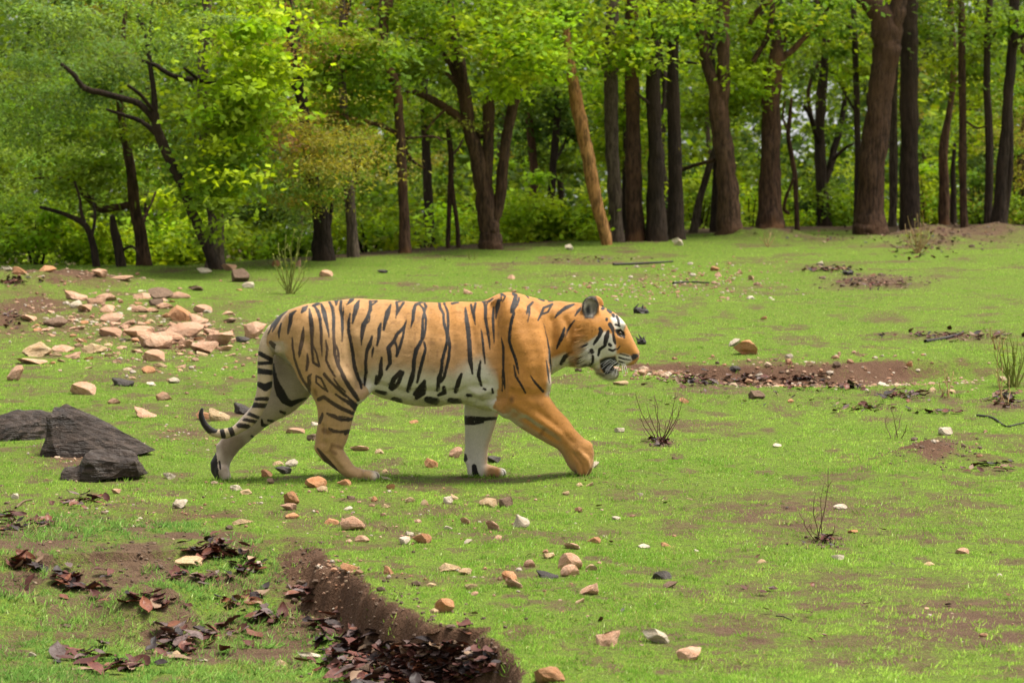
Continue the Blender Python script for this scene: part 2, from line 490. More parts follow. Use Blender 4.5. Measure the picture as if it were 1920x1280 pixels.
# blades standing round the paws
_rx, _ry = [], []
for qx, qy, qz in PAW_XYZ:
    _rx.append(qx + rng.normal(0, .085, 260)); _ry.append(qy - .055 + rng.normal(0, .035, 260))
_rx = np.concatenate(_rx); _ry = np.concatenate(_ry)
pV, pF, pC, pN = blades_at(_rx, _ry, HF(_rx, _ry), len(_rx), .026 * rng.uniform(.6, 1.3, len(_rx)), .0024 * rng.uniform(.7, 1.4, len(_rx)), grass_tint(_rx, _ry, len(_rx)), .8)
# taller loose tufts and herbs, mostly in the hollow below the bank
def tufts(n):
    px = rng.uniform(-250, 2150, n); py = rng.uniform(600, 1400, n)
    x, y = on_ground(px, py, -.05)
    d, u = poly_dist(BANK, x, y)
    low = (d > .12) & (d < 4) & (y < 2)
    p = np.where(low, .95, .15) * np.clip(fbm(x * 3, y * 3, 131, 2) * 2 - .55, 0, 1)
    k = rng.random(n) < p
    x, y, low = x[k], y[k], low[k]
    m = rng.integers(7, 16, len(x))
    x = np.repeat(x, m) + rng.normal(0, .014, m.sum()); y = np.repeat(y, m) + rng.normal(0, .014, m.sum()); low = np.repeat(low, m)
    h = np.where(low, .029, .020) * rng.uniform(.7, 1.3, len(x))
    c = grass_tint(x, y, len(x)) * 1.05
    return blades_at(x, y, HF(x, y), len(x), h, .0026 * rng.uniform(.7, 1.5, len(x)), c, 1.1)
tV, tF, tC, tN = tufts(34000)
tF = np.concatenate([tF, pF + len(tV)]); tV = np.concatenate([tV, pV]); tC = np.concatenate([tC, pC]); tN = np.concatenate([tN, pN])
link('grass_tufts', make_mesh('grass_tufts', tV, tF, grass_mat, True, {'tint': tC}, normals=tN), kind='stuff', label='loose taller grass tufts and herbs scattered over the turf', category='grass')
# ================================================================== the tiger
def catmull(P, n):
    P = np.asarray(P, float)
    Q = np.vstack([2 * P[0] - P[1], P, 2 * P[-1] - P[-2]])
    out = []
    for i in range(len(P) - 1):
        p0, p1, p2, p3 = Q[i], Q[i + 1], Q[i + 2], Q[i + 3]
        for t in np.arange(n) / n:
            out.append(0.5 * ((2 * p1) + (-p0 + p2) * t + (2 * p0 - 5 * p1 + 4 * p2 - p3) * t * t + (-p0 + 3 * p1 - 3 * p2 + p3) * t ** 3))
    out.append(P[-1])
    return np.array(out)

PXM = 358.0
def nodes_of(rows, n=4):
    """rows: (px, py, y, r_px, ry_m) -> (x, y, z, r, ry) resampled"""
    rows = np.asarray(rows, float)
    x, z = at_plane(rows[:, 0], rows[:, 1], rows[:, 2])
    A = np.stack([x, rows[:, 2], z, rows[:, 3] / PXM, rows[:, 4]], 1)
    return catmull(A, n) if n > 1 and len(A) > 2 else A

def d_chain(A, X, Y, Z):
    """distance to a chain of tapering, flattened links"""
    d = np.full(X.shape, 9.0, np.float32)
    if len(A) == 1:
        A = np.vstack([A, A + np.array([1e-4, 0, 0, 0, 0])])
    for a, b in zip(A[:-1], A[1:]):
        ex, ez = b[0] - a[0], b[2] - a[2]
        L2 = ex * ex + ez * ez + 1e-9
        t = np.clip(((X - a[0]) * ex + (Z - a[2]) * ez) / L2, 0, 1)
        r = a[3] + (b[3] - a[3]) * t
        ry = a[4] + (b[4] - a[4]) * t
        dx = X - (a[0] + ex * t); dz = Z - (a[2] + ez * t)
        dy = Y - (a[1] + (b[1] - a[1]) * t)
        s = dx * dx + dz * dz
        q = np.sqrt(s / (r * r) + dy * dy / (ry * ry)) + 1e-6
        nrm = np.sqrt(s + dy * dy)
        dd = np.where(q > 0.25, nrm * (1 - 1 / q), -0.8 * np.minimum(r, ry))
        d = np.minimum(d, dd)
    return d

class Loft:
    """body between a top and a bottom profile, stations (px, top, bottom, half width)"""
    def __init__(s, rows, egg=0.15, p=2.0):
        rows = np.asarray(rows, float)
        x, zt = at_plane(rows[:, 0], rows[:, 1], 0.0)
        _, zb = at_plane(rows[:, 0], rows[:, 2], 0.0)
        A = catmull(np.stack([x, zt, zb, rows[:, 3]], 1), 6)
        s.x, s.zt, s.zb, s.hw = A.T
        s.egg = egg; s.p = p
    def __call__(s, X, Y, Z):
        zt = np.interp(X, s.x, s.zt); zb = np.interp(X, s.x, s.zb); hw = np.interp(X, s.x, s.hw)
        zc = (zt + zb) / 2; hz = np.maximum((zt - zb) / 2, 0.01)
        dz = Z - zc
        w = hw * (1 - s.egg * np.clip(dz / hz, -1, 1))
        q = (np.abs(Y / w) ** s.p + np.abs(dz / hz) ** s.p) ** (1 / s.p) + 1e-6
        nrm = np.sqrt(Y * Y + dz * dz)
        d = np.where(q > 0.25, nrm * (1 - 1 / q), -0.8 * np.minimum(w, hz))
        over = np.maximum(s.x[0] - X, X - s.x[-1])
        return np.where(over > 0, np.sqrt(np.maximum(d, 0) ** 2 + over ** 2), d).astype(np.float32)

torso = Loft([
    (503, 616, 652, .050), (512, 602, 660, .080), (526, 590, 668, .110), (548, 579, 688, .145), (580, 570, 714, .172), (620, 564, 728, .185),
    (660, 561, 728, .188), (690, 562, 731, .195), (720, 563, 746, .205), (755, 564, 756, .216), (800, 566, 760, .222), (845, 567, 758, .222),
    (880, 567, 758, .214), (905, 565, 766, .205), (920, 559, 769, .198), (934, 552, 768, .190), (950, 549, 762, .182), (970, 551, 752, .172),
    (1000, 557, 738, .160), (1020, 561, 716, .148), (1040, 565, 698, .134), (1060, 567, 688, .122), (1080, 568, 683, .116), (1100, 570, 682, .110)], egg=0.17)
skull = Loft([
    (1078, 580, 676, .080), (1090, 574, 682, .112), (1102, 571, 684, .124), (1115, 571, 686, .127), (1130, 575, 688, .122), (1145, 582, 687, .110),
    (1155, 588, 685, .096), (1165, 597, 685, .084), (1173, 607, 685, .073), (1180, 620, 685, .063), (1187, 635, 684, .056), (1193, 648, 680, .048),
    (1197, 658, 674, .036), (1199, 664, 669, .018)], egg=-0.05)

NY, FY = -0.145, 0.135
parts = {}
parts['fore_near'] = (nodes_of([
    (952, 588, -.085, 34, .050), (962, 625, -.118, 50, .070), (976, 672, -.135, 53, .088), (984, 715, NY, 50, .092), (984, 748, NY, 46, .088), (1009, 779, NY, 38, .078),
    (1037, 803, NY, 31, .066), (1062, 823, NY, 25, .058), (1080, 844, NY, 26, .060), (1089, 864, NY, 24, .062), (1095, 877, NY, 15, .052)]), .035)
parts['fore_far'] = (nodes_of([
    (920, 640, .10, 46, .07), (910, 700, .115, 48, .08), (905, 748, FY, 36, .078), (902, 775, FY, 32, .070), (898, 805, FY, 28, .060), (893, 836, FY, 22, .052),
    (892, 858, FY, 21, .050), (896, 876, FY, 18, .052), (908, 884, FY, 15, .056), (926, 886, FY, 12, .058)]), .035)
parts['hind_near'] = (nodes_of([
    (566, 612, -.09, 38, .070), (588, 645, -.115, 52, .085), (608, 684, -.13, 56, .090), (624, 715, NY, 49, .085), (631, 742, NY, 42, .075), (631, 768, NY, 35, .064),
    (628, 795, NY, 31, .056), (622, 820, NY, 29, .050), (618, 838, NY, 25, .046), (629, 855, NY, 20, .044), (642, 869, NY, 17, .044), (657, 884, NY, 14, .047),
    (676, 890, NY, 12, .053), (692, 892, NY, 10.5, .056)]), .04)
parts['hind_far'] = (nodes_of([
    (560, 620, .09, 36, .07), (558, 665, .12, 48, .085), (548, 705, FY, 48, .085), (533, 738, FY, 38, .074), (508, 762, FY, 28, .062), (481, 785, FY, 24, .054),
    (456, 810, FY, 21, .048), (436, 832, FY, 18.5, .044), (423, 851, FY, 17, .043), (415, 867, FY, 18, .044), (415, 882, FY, 16.5, .048), (421, 893, FY, 12, .052)]), .04)
parts['tail'] = (nodes_of([
    (512, 622, 0, 16, .045), (501, 645, -.005, 15, .042), (497, 676, -.01, 14, .038), (497, 707, -.015, 13.5, .036), (495, 732, -.02, 13, .035), (488, 757, -.02, 12.5, .033),
    (476, 780, -.02, 11.5, .031), (454, 800, -.02, 9.5, .026), (426, 812, -.02, 8, .022), (402, 811, -.02, 7.2, .020), (385, 797, -.02, 7.2, .020), (377, 779, -.02, 7, .019), (379, 766, -.02, 4, .012)]), .015)

def toes(px, py, y, spread, r, dirx, n=4):
    out = []
    for i in range(n):
        u = i - (n - 1) / 2
        lag = (abs(u) - 0.5) * 6
        out.append(nodes_of([(px - lag * dirx - 10 * dirx, py - 3, y + u * spread * .9, r * .8, r / PXM * .8), (px - lag * dirx, py, y + u * spread, r, r / PXM * .85)], 1))
    return out
small = []
for a in toes(703, 892.5, NY, .034, 10.2, 1): small.append((a, .005))
for a in toes(940, 887, FY, .034, 10.0, 1): small.append((a, .005))
# the lifted forepaw hangs with its toes pointing down
for i in range(4):
    u = i - 1.5
    small.append((nodes_of([(1094 - abs(u) * 2, 864, NY + u * .032, 15, .022), (1098 - abs(u) * 4, 881, NY + u * .035, 12, .0205)], 1), .006))
# trailing hind paw on its toes
for i in range(4):
    u = i - 1.5
    small.append((nodes_of([(417, 884, FY + u * .026, 13, .022), (425 - abs(u) * 2, 895, FY + u * .029, 9.5, .021)], 1), .012))
small.append((nodes_of([(403, 868, FY, 8, .03), (404, 882, FY, 9, .03), (411, 896, FY, 8, .03)], 1), .010))       # heel pad of the lifted sole
small.append((nodes_of([(876, 852, FY, 6, .02), (874, 862, FY, 6, .02)], 1), .010))                            # carpal pad
small.append((nodes_of([(880, 868, FY - .03, 7, .02), (884, 888, FY - .03, 7, .02)], 1), .010))
small.append((nodes_of([(600, 840, NY, 10, .022), (612, 856, NY, 9, .022)], 1), .02))                          # point of the hock
small.append((nodes_of([(414, 838, FY, 9, .02), (428, 822, FY, 8, .02)], 1), .02))
small.append((nodes_of([(1098, 838, NY, 14, .04), (1102, 850, NY, 12, .04)], 1), .012))                        # wrist bulge
small.append((nodes_of([(526, 644, -.070, 11, .035), (529, 654, -.085, 13.5, .036)], 1), .008))
small.append((nodes_of([(526, 644, .070, 11, .035), (529, 654, .085, 13.5, .036)], 1), .008))
small.append((nodes_of([(936, 752, -.12, 22, .05), (950, 768, -.13, 16, .05)], 1), .02))                       # elbow
small.append((nodes_of([(690, 722, -.13, 12, .04), (672, 740, -.15, 14, .04)], 1), .03))                       # flank fold
for s_ in (-1, 1):
    small.append((nodes_of([(1096, 622, s_ * .085, 30, .055), (1092, 655, s_ * .085, 26, .055), (1110, 668, s_ * .08, 16, .045)]), .03))    # cheek ruff
    small.append((nodes_of([(1128, 640, s_ * .085, 22, .04), (1140, 655, s_ * .07, 18, .04)], 1), .02))       # cheekbone
    small.append((nodes_of([(1150, 606, s_ * .055, 9, .026), (1166, 610, s_ * .05, 8, .024)], 1), .012))      # brow
    small.append((nodes_of([(1163, 671, s_ * .036, 12, .032), (1180, 672, s_ * .030, 12.5, .030)], 1), .010)) # whisker pad
small.append((nodes_of([(1186, 655, 0, 10, .026), (1193, 661, 0, 6.5, .024)], 1), .010))                       # nose
jaw = [(nodes_of([(1116, 678, 0, 13, .075), (1130, 690, 0, 12, .060), (1143, 698, 0, 11, .046), (1151, 701, 0, 9.8, .036)]), .012)]
G_H = 0.0068
x0, x1, yw, z0_, z1_ = -1.20, 1.215, 0.30, -0.045, 1.06
gx = np.arange(x0, x1, G_H, dtype=np.float32); gy = np.arange(-yw, yw, G_H, dtype=np.float32); gz = np.arange(z0_, z1_, G_H, dtype=np.float32)

def smin(a, b, k):
    h = np.maximum(k - np.abs(a - b), 0) / k
    return np.minimum(a, b) - h * h * k * 0.25

F = np.full((len(gx), len(gy), len(gz)), 0.3, np.float32)
def sub_box(lo, hi):
    i0, i1 = np.searchsorted(gx, [lo[0], hi[0]]); j0, j1 = np.searchsorted(gy, [lo[1], hi[1]]); k0, k1 = np.searchsorted(gz, [lo[2], hi[2]])
    sl = (slice(i0, i1), slice(j0, j1), slice(k0, k1))
    return sl, gx[i0:i1][:, None, None], gy[j0:j1][None, :, None], gz[k0:k1][None, None, :]
def put(fn, lo, hi, k, op='add'):
    sl, X, Y, Z = sub_box(lo, hi)
    X, Y, Z = np.broadcast_arrays(X, Y, Z)
    d = fn(X, Y, Z)
    if op == 'add': F[sl] = smin(F[sl], d, k)
    else: F[sl] = -smin(-F[sl], d, k)
def put_chain(A, k, op='add'):
    m = max(0.05, 1.2 * k)
    lo = (A[:, :3] - np.maximum(A[:, 3], A[:, 4])[:, None]).min(0) - m
    hi = (A[:, :3] + np.maximum(A[:, 3], A[:, 4])[:, None]).max(0) + m
    put(lambda X, Y, Z: d_chain(A, X, Y, Z), lo, hi, k, op)

put(torso, (-1, -.3, .3), (1.0, .3, 1.1), .001)
for nm, (A, k) in parts.items():
    put_chain(A, k)
put(skull, (.75, -.25, .5), (1.3, .25, 1.05), .035)
for A, k in small: put_chain(A, k)
for A, k in jaw: put_chain(A, k)
# creases that separate the limbs from the trunk
put_chain(nodes_of([(938, 764, -.235, 4, .03), (943, 720, -.235, 3, .022), (940, 680, -.235, 2.5, .018)]), .03, 'cut')
put_chain(nodes_of([(684, 728, -.245, 5, .03), (672, 690, -.245, 3, .022), (662, 650, -.235, 2, .018)]), .03, 'cut')
put_chain(nodes_of([(1172, 693, 0, 5.5, .20), (1162, 690, 0, 3.2, .20), (1156, 688.5, 0, 1.5, .20)]), .004, 'cut')   # the open mouth
for s_ in (-1, 1):
    put_chain(nodes_of([(1156, 688, s_ * .052, 5, .022), (1146, 689, s_ * .062, 6, .020), (1136, 688, s_ * .075, 5, .018), (1129, 685, s_ * .085, 3, .012)]), .010, 'cut')
for s_ in (-1, 1):
    put_chain(nodes_of([(1161, 623, s_ * .098, 6.5, .030), (1168, 627, s_ * .085, 5, .026)], 1), .012, 'cut')        # eye socket
    put_chain(nodes_of([(1197, 665, s_ * .016, 2.2, .010), (1192, 668, s_ * .028, 1.6, .010)], 1), .004, 'cut')      # nostril
    # ear: a rounded cup that opens to the side
    ear_y = s_ * .080
    dx_ = 0 if s_ < 0 else 8
    put_chain(nodes_of([(1107 + dx_, 582, ear_y, 17, .026), (1108 + dx_, 570, ear_y * 1.04, 16, .020)], 1), .012)
    put_chain(nodes_of([(1107.5 + dx_, 580, ear_y + s_ * .026, 12.5, .022), (1108 + dx_, 571, ear_y * 1.04 + s_ * .024, 12.5, .022)], 1), .006, 'cut')

def surface_nets(F, org, h):
    n0, n1, n2 = F.shape
    ins = F < 0
    occ = np.zeros((n0 - 1, n1 - 1, n2 - 1), np.int8)
    for i in (0, 1):
        for j in (0, 1):
            for k in (0, 1):
                occ += ins[i:n0 - 1 + i, j:n1 - 1 + j, k:n2 - 1 + k]
    act = np.argwhere((occ > 0) & (occ < 8))
    idx = np.full(occ.shape, -1, np.int32); idx[tuple(act.T)] = np.arange(len(act))
    acc = np.zeros((len(act), 3)); cnt = np.zeros(len(act))
    I, J, K = act.T
    corners = [(i, j, k) for i in (0, 1) for j in (0, 1) for k in (0, 1)]
    for a in corners:
        for ax in range(3):
            if a[ax]: continue
            b = list(a); b[ax] = 1
            fa = F[I + a[0], J + a[1], K + a[2]]; fb = F[I + b[0], J + b[1], K + b[2]]
            m = (fa < 0) != (fb < 0)
            t = np.where(m, fa / np.where(m, fa - fb, 1), 0)
            p = np.tile(np.array(a, float), (len(act), 1)); p[:, ax] += t
            acc[m] += p[m]; cnt[m] += 1
    V = org + h * (act + acc / cnt[:, None])
    quads = []
    for ax in range(3):
        o1, o2 = [(1, 2), (2, 0), (0, 1)][ax]
        lo = [slice(1, s - 1) for s in F.shape]; hi = list(lo)
        lo[ax] = slice(0, F.shape[ax] - 1); hi[ax] = slice(1, F.shape[ax])
        a, b = ins[tuple(lo)], ins[tuple(hi)]
        e = np.argwhere(a != b)
        flip = a[tuple(e.T)]
        base = e.copy()
        for q in range(3):
            if q != ax: base[:, q] += 1
        def cell(d1, d2):
            c = base.copy(); c[:, o1] -= d1; c[:, o2] -= d2
            return idx[tuple(c.T)]
        Q = np.stack([cell(1, 1), cell(0, 1), cell(0, 0), cell(1, 0)], 1)
        Q[~flip] = Q[~flip][:, ::-1]
        quads.append(Q)
    return V, np.concatenate(quads)

TV, TQ = surface_nets(F, np.array([gx[0], gy[0], gz[0]]), G_H)
TQ = TQ[(TQ >= 0).all(1)]
def relax(V, Q, lam, n):
    for _ in range(n):
        s = np.zeros_like(V); c = np.zeros(len(V))
        for a, b in ((0, 1), (1, 2), (2, 3), (3, 0)):
            np.add.at(s, Q[:, a], V[Q[:, b]]); np.add.at(c, Q[:, a], 1)
            np.add.at(s, Q[:, b], V[Q[:, a]]); np.add.at(c, Q[:, b], 1)
        V = V + lam * (s / np.maximum(c, 1)[:, None] - V)
    return V
TV = relax(TV, TQ, 0.5, 2)

def vertex_normals(V, Q):
    n = np.cross(V[Q[:, 2]] - V[Q[:, 0]], V[Q[:, 3]] - V[Q[:, 1]])
    N = np.zeros_like(V)
    for c in range(4): np.add.at(N, Q[:, c], n)
    return N / (np.linalg.norm(N, axis=1, keepdims=True) + 1e-9)
TN = vertex_normals(TV, TQ)
# hide folds and muscle: shallow relief along the normals
_px, _py = project(TV[:, 0], -np.abs(TV[:, 1]), TV[:, 2])
def ridge(pts, w, amp):
    P = np.array(pts, float); d = np.full(len(_px), 1e9)
    for p, q in zip(P[:-1], P[1:]):
        e = q - p; t_ = np.clip(((_px - p[0]) * e[0] + (_py - p[1]) * e[1]) / (e @ e), 0, 1)
        d = np.minimum(d, np.hypot(_px - p[0] - e[0] * t_, _py - p[1] - e[1] * t_))
    return amp * np.exp(-(d / w) ** 2)
_side = np.abs(TN[:, 1]) > .25
_near = TV[:, 1] < .03
rel = np.zeros(len(TV))
for pts, w, amp, nearonly in [
    ([(950, 570), (960, 605), (972, 650)], 12, .005, 0), ([(925, 575), (938, 640), (945, 700), (942, 745)], 10, -.012, 0), ([(1000, 600), (1015, 660), (1022, 715)], 12, .008, 0), ([(985, 640), (990, 690), (975, 735)], 16, .009, 0),
    ([(1035, 600), (1040, 650), (1034, 680)], 8, -.009, 0), ([(960, 735), (1000, 742), (1030, 735)], 8, -.006, 0), ([(965, 760), (1010, 790), (1050, 812)], 10, .007, 1), ([(985, 785), (1020, 808), (1045, 825)], 6, -.006, 1), ([(1010, 770), (1050, 805), (1075, 830)], 6, -.004, 1),
    ([(640, 590), (655, 640), (668, 690), (680, 722)], 11, -.010, 0), ([(600, 600), (615, 660), (640, 710)], 18, .009, 0), ([(575, 640), (590, 690), (605, 730)], 9, -.006, 0), ([(618, 745), (616, 785), (612, 820)], 7, .006, 1), ([(640, 740), (640, 790), (634, 830)], 5, -.005, 1), ([(608, 800), (604, 830)], 5, -.005, 1),
    ([(615, 850), (640, 880)], 4, -.004, 1), ([(840, 585), (850, 660), (845, 720)], 10, -.004, 0), ([(800, 585), (806, 660), (800, 720)], 10, -.004, 0), ([(880, 585), (892, 660), (885, 725)], 9, -.005, 0), ([(760, 590), (765, 660), (758, 710)], 10, -.003, 0), ([(700, 720), (760, 735), (860, 735), (910, 720)], 7, -.006, 0),
    ([(885, 745), (905, 752), (928, 748)], 5, -.008, 0), ([(880, 730), (900, 738), (922, 730)], 5, .005, 0), ([(1060, 600), (1075, 640), (1080, 670)], 7, -.007, 0), ([(1085, 845), (1100, 860), (1106, 876)], 4, .004, 1), ([(1075, 850), (1090, 870), (1094, 888)], 3, -.004, 1)]:
    rel += np.where(_side & (_near if nearonly else True), ridge(pts, w, amp), 0)
rel += .007 * (vnoise3(TV[:, 0] * 9, TV[:, 1] * 9, TV[:, 2] * 9, 71) - .5) + .0035 * (vnoise3(TV[:, 0] * 24, TV[:, 1] * 24, TV[:, 2] * 16, 72) - .5)
rel *= np.where(_px > 1110, .35, 1.5)
TV = TV + TN * rel[:, None]
TN = vertex_normals(TV, TQ)

# ------------------------------------------------------------------ markings of the coat
CROP = {'R': (480, 545, 6.4), 'M': (660, 545, 6.4), 'F': (840, 535, 6.4), 'L': (560, 700, 6.4), 'H': (360, 700, 5.82), 'G': (840, 700, 6.1),
        'E': (1000, 530, 6.4), 'A': (360, 520, 3.2), 'B': (780, 520, 3.2)}
BODY_STRIPES = [
('R', [(370,240,8),(260,330,14),(170,440,16),(110,560,14),(120,700,14)]), ('R', [(320,280,8),(230,420,14),(195,490,6)]),
('R', [(300,390,8),(275,500,14),(275,570,6)]), ('R', [(480,240,8),(420,290,20),(410,380,18),(395,470,14),(385,520,5)]),
('R', [(620,180,6),(580,220,24),(550,260,10)]), ('R', [(640,220,8),(660,330,20),(668,450,22),(672,560,16),(672,700,13),(690,860,12),(760,910,10)]),
('R', [(680,640,8),(730,760,8),(765,910,8)]), ('R', [(700,180,10),(740,240,16),(770,340,15),(780,480,15),(785,620,13),(795,790,4)]),
('R', [(680,180,10),(750,155,14)]), ('R', [(785,160,10),(815,250,22),(845,370,18),(865,480,11),(880,560,4)]),
('R', [(885,140,12),(920,210,17),(935,330,15),(930,470,15),(940,620,15),(945,760,15),(990,900,18),(1040,1000,16),(1090,1100,16),(1150,1190,18),(1215,1280,14)]),
('R', [(960,640,6),(990,740,10),(1000,850,9)]), ('R', [(960,110,20),(965,170,8)]), ('R', [(930,110,8),(1000,105,8)]),
('R', [(1020,125,12),(1015,220,13),(1035,320,15),(1040,450,13),(1035,610,5)]), ('R', [(1050,180,4),(1050,280,8),(1035,330,6)]),
('R', [(1150,105,22),(1110,150,10),(1090,170,4)]), ('R', [(1240,120,8),(1205,190,26),(1180,290,18),(1160,390,6)]),
('R', [(1130,270,6),(1115,370,13),(1115,500,15),(1140,620,16),(1165,760,16),(1180,900,18),(1215,1010,18),(1250,1090,15),(1265,1170,10)]),
('R', [(570,430,4),(560,540,18),(545,640,20),(525,760,12),(520,800,4)]), ('R', [(435,560,6),(440,680,11),(460,800,11),(500,930,12),(560,1060,13),(630,1170,12),(650,1240,8)]),
('R', [(615,750,6),(625,860,15),(610,950,12)]), ('R', [(840,590,6),(855,700,12),(840,830,11),(880,920,11),(950,1030,8)]),
('R', [(665,1000,8),(630,1040,12),(640,1150,14),(650,1200,8)]), ('R', [(655,1010,6),(655,1130,8)]),
('R', [(720,1020,10),(780,1050,10),(830,1150,9),(860,1210,7)]), ('R', [(720,1020,8),(720,1100,9),(790,1160,8),(850,1200,7)]),
('R', [(820,990,10),(880,1070,12),(960,1160,12),(1060,1250,10),(1100,1280,8)]), ('R', [(175,620,18),(230,670,24)]),
('M', [(220,130,13),(220,230,18),(180,320,13),(140,410,25),(120,520,18),(115,650,4)]), ('M', [(300,125,8),(240,170,8)]), ('M', [(220,130,6),(300,120,6)]),
('M', [(215,300,8),(200,370,8),(165,400,8)]), ('M', [(245,540,8),(215,640,21),(180,720,16),(165,860,15),(170,980,17),(150,1130,12)]),
('M', [(470,160,4),(430,260,25),(400,380,18),(380,470,10)]), ('M', [(350,380,6),(325,460,18),(325,560,16),(300,660,8)]), ('M', [(260,670,4),(250,720,13),(238,800,5)]),
('M', [(355,800,10),(345,900,18),(345,1000,22),(310,1100,18)]), ('M', [(295,1020,10),(290,1110,18)]),
('M', [(540,140,12),(545,220,13),(525,330,5)]), ('M', [(620,140,10),(570,220,11),(540,280,8)]), ('M', [(530,140,8),(620,115,6)]),
('M', [(655,350,5),(625,440,15),(540,520,15),(500,600,16),(440,680,20),(450,780,20),(455,870,19),(410,945,10)]),
('M', [(625,450,10),(610,560,12),(575,670,15),(535,780,14)]), ('M', [(520,620,10),(540,700,11),(540,780,11)]),
('M', [(850,130,8),(760,170,13),(740,240,18),(730,350,14),(700,450,5)]),
('M', [(800,150,8),(850,210,10),(870,260,13),(850,340,11),(845,480,13),(840,590,15),(770,710,20),(745,830,20),(740,960,19),(710,1070,23),(675,1200,20)]),
('M', [(870,150,10),(890,190,11),(870,250,10),(890,350,10),(880,480,11),(860,570,11)]), ('M', [(870,620,10),(880,700,12),(845,850,17),(810,980,16),(780,1100,11)]),
('M', [(890,130,6),(1000,125,4)]),
('M', [(1050,140,11),(1060,210,14),(1100,280,12),(1100,380,12),(1140,500,16),(1140,600,14),(1120,700,14),(1085,830,15),(1075,950,17),(1040,1050,21),(1030,1190,17)]),
('M', [(1110,150,10),(1150,260,12),(1155,380,12),(1150,500,11),(1175,640,12),(1165,780,14),(1140,900,14),(1110,1020,15),(1070,1090,13)]),
('M', [(1200,155,10),(1270,140,6)]), ('M', [(1315,1000,13),(1280,1090,22),(1245,1210,18)]),
('M', [(580,970,18),(500,1060,24),(470,1160,26)]), ('M', [(610,980,16),(570,1080,18),(540,1140,18),(480,1180,18)]),
('M', [(870,1080,13),(870,1180,22),(800,1250,22),(750,1240,13)]), ('M', [(860,1090,13),(790,1190,18),(750,1240,18)]),
('M', [(1105,1160,18),(1110,1220,22),(1040,1250,15)]), ('M', [(290,1200,13),(400,1230,20)]),
('A', [(1215,735,16),(1245,742,16)]), ('B', [(70,732,16),(120,742,18)]), ('B', [(205,735,12),(260,745,15)]), ('B', [(310,705,8),(330,708,8)]), ('B', [(5,720,10),(40,690,16),(50,630,8)]),
('F', [(40,215,6),(120,205,8)]), ('F', [(210,270,8),(220,400,20),(245,560,22),(260,740,23),(270,900,22),(295,1060,8)]),
('F', [(275,230,10),(285,290,11),(315,380,13),(325,470,5)]), ('F', [(330,215,11),(315,290,11),(310,360,10)]),
('F', [(430,200,11),(450,260,16),(450,400,16),(480,560,14),(495,680,10),(505,770,4)]), ('F', [(470,210,8),(450,270,10)]), ('F', [(410,195,6),(480,195,6)]),
('F', [(395,520,4),(415,650,11),(430,800,11),(445,940,5)]), ('F', [(545,260,8),(540,400,14),(548,550,11),(555,700,4)]),
('F', [(610,180,16),(595,250,23),(580,330,11),(575,400,4)]), ('F', [(640,100,10),(690,130,8),(660,190,6)]), ('F', [(640,100,6),(640,180,6)]), ('F', [(490,190,11),(540,155,6)]),
('F', [(780,95,12),(815,120,15),(800,190,21),(770,260,16),(765,320,13)]),
('F', [(855,150,10),(830,230,11),(790,290,10),(790,340,13),(760,430,15),(740,560,14),(740,680,14),(780,800,14),(820,920,15),(850,1060,5)]),
('F', [(640,620,4),(665,740,12),(665,880,12),(660,1000,10),(675,1120,10),(680,1240,6)]), ('F', [(645,1000,4),(650,1140,5),(650,1270,5)]),
('F', [(790,960,5),(815,1090,11),(870,1180,11),(930,1290,8)]), ('F', [(990,1080,5),(1050,1170,12),(1140,1270,12)]),
('F', [(1150,460,3),(1190,640,5),(1215,790,9),(1230,960,8),(1230,1040,4)]), ('F', [(1180,900,4),(1195,1020,9),(1215,1170,5)]),
('F', [(1020,200,10),(965,260,14),(945,340,8)]), ('F', [(985,270,8),(975,350,8),(955,440,4)]),
('F', [(1250,225,10),(1150,270,11),(1120,340,12),(1080,420,6)]), ('F', [(1240,240,8),(1200,320,9),(1130,345,8)]),
('F', [(390,900,6),(375,1010,16),(370,1080,18),(400,1200,10)]), ('F', [(530,1240,8),(540,1290,10)]),
('F', [(940,115,8),(970,150,6)]), ('F', [(1090,155,10),(1150,180,10)]), ('F', [(1210,185,10),(1255,190,6)]), ('F', [(430,1240,10),(450,1250,10)]),
('E', [(490,255,6),(390,290,13),(300,370,15),(260,420,5)]), ('E', [(490,262,5),(420,300,6),(370,330,7)]), ('E', [(575,300,8),(540,340,13),(505,395,8)]),
('E', [(500,450,5),(440,520,11),(410,570,10),(390,650,4)]), ('E', [(375,540,8),(350,640,19),(310,720,15),(280,790,8)]), ('E', [(460,830,10),(380,890,22),(335,970,17)]),
# near hind leg
('L', [(240,310,18),(300,280,16),(400,350,18),(520,420,20),(660,480,18)]), ('L', [(440,245,9),(520,300,12),(620,360,20),(680,420,20)]),
('L', [(300,10,10),(370,90,12),(440,150,10),(560,260,10),(640,330,12),(700,380,14)]), ('L', [(420,60,7),(480,150,10),(560,220,8)]),
('L', [(520,20,15),(600,150,21),(680,260,23),(720,320,14)]), ('L', [(340,480,11),(420,510,21),(500,550,16),(600,555,16),(650,540,13)]),
('L', [(480,515,8),(560,520,7),(640,545,9)]), ('L', [(285,480,10),(265,540,18),(250,590,13)]), ('L', [(370,660,12),(420,690,17),(500,700,13),(600,690,18),(560,720,16)]),
('L', [(225,900,10),(280,970,18),(350,1060,26),(420,1150,30),(480,1230,24)]),
]
SOFT_STRIPES = [   # brown, low contrast
('L', [(300,680,24),(360,700,30)]), ('L', [(400,850,13),(380,920,15)]), ('L', [(400,860,11),(470,870,15),(545,910,10)]), ('G', [(730,290,20),(728,310,20)]),
('L', [(200,200,12),(215,260,8)]), ('L', [(400,930,16),(440,960,14)]), ('R', [(640,330,10),(690,480,10)]), ('G', [(1060,690,14),(1100,640,10)]),
]
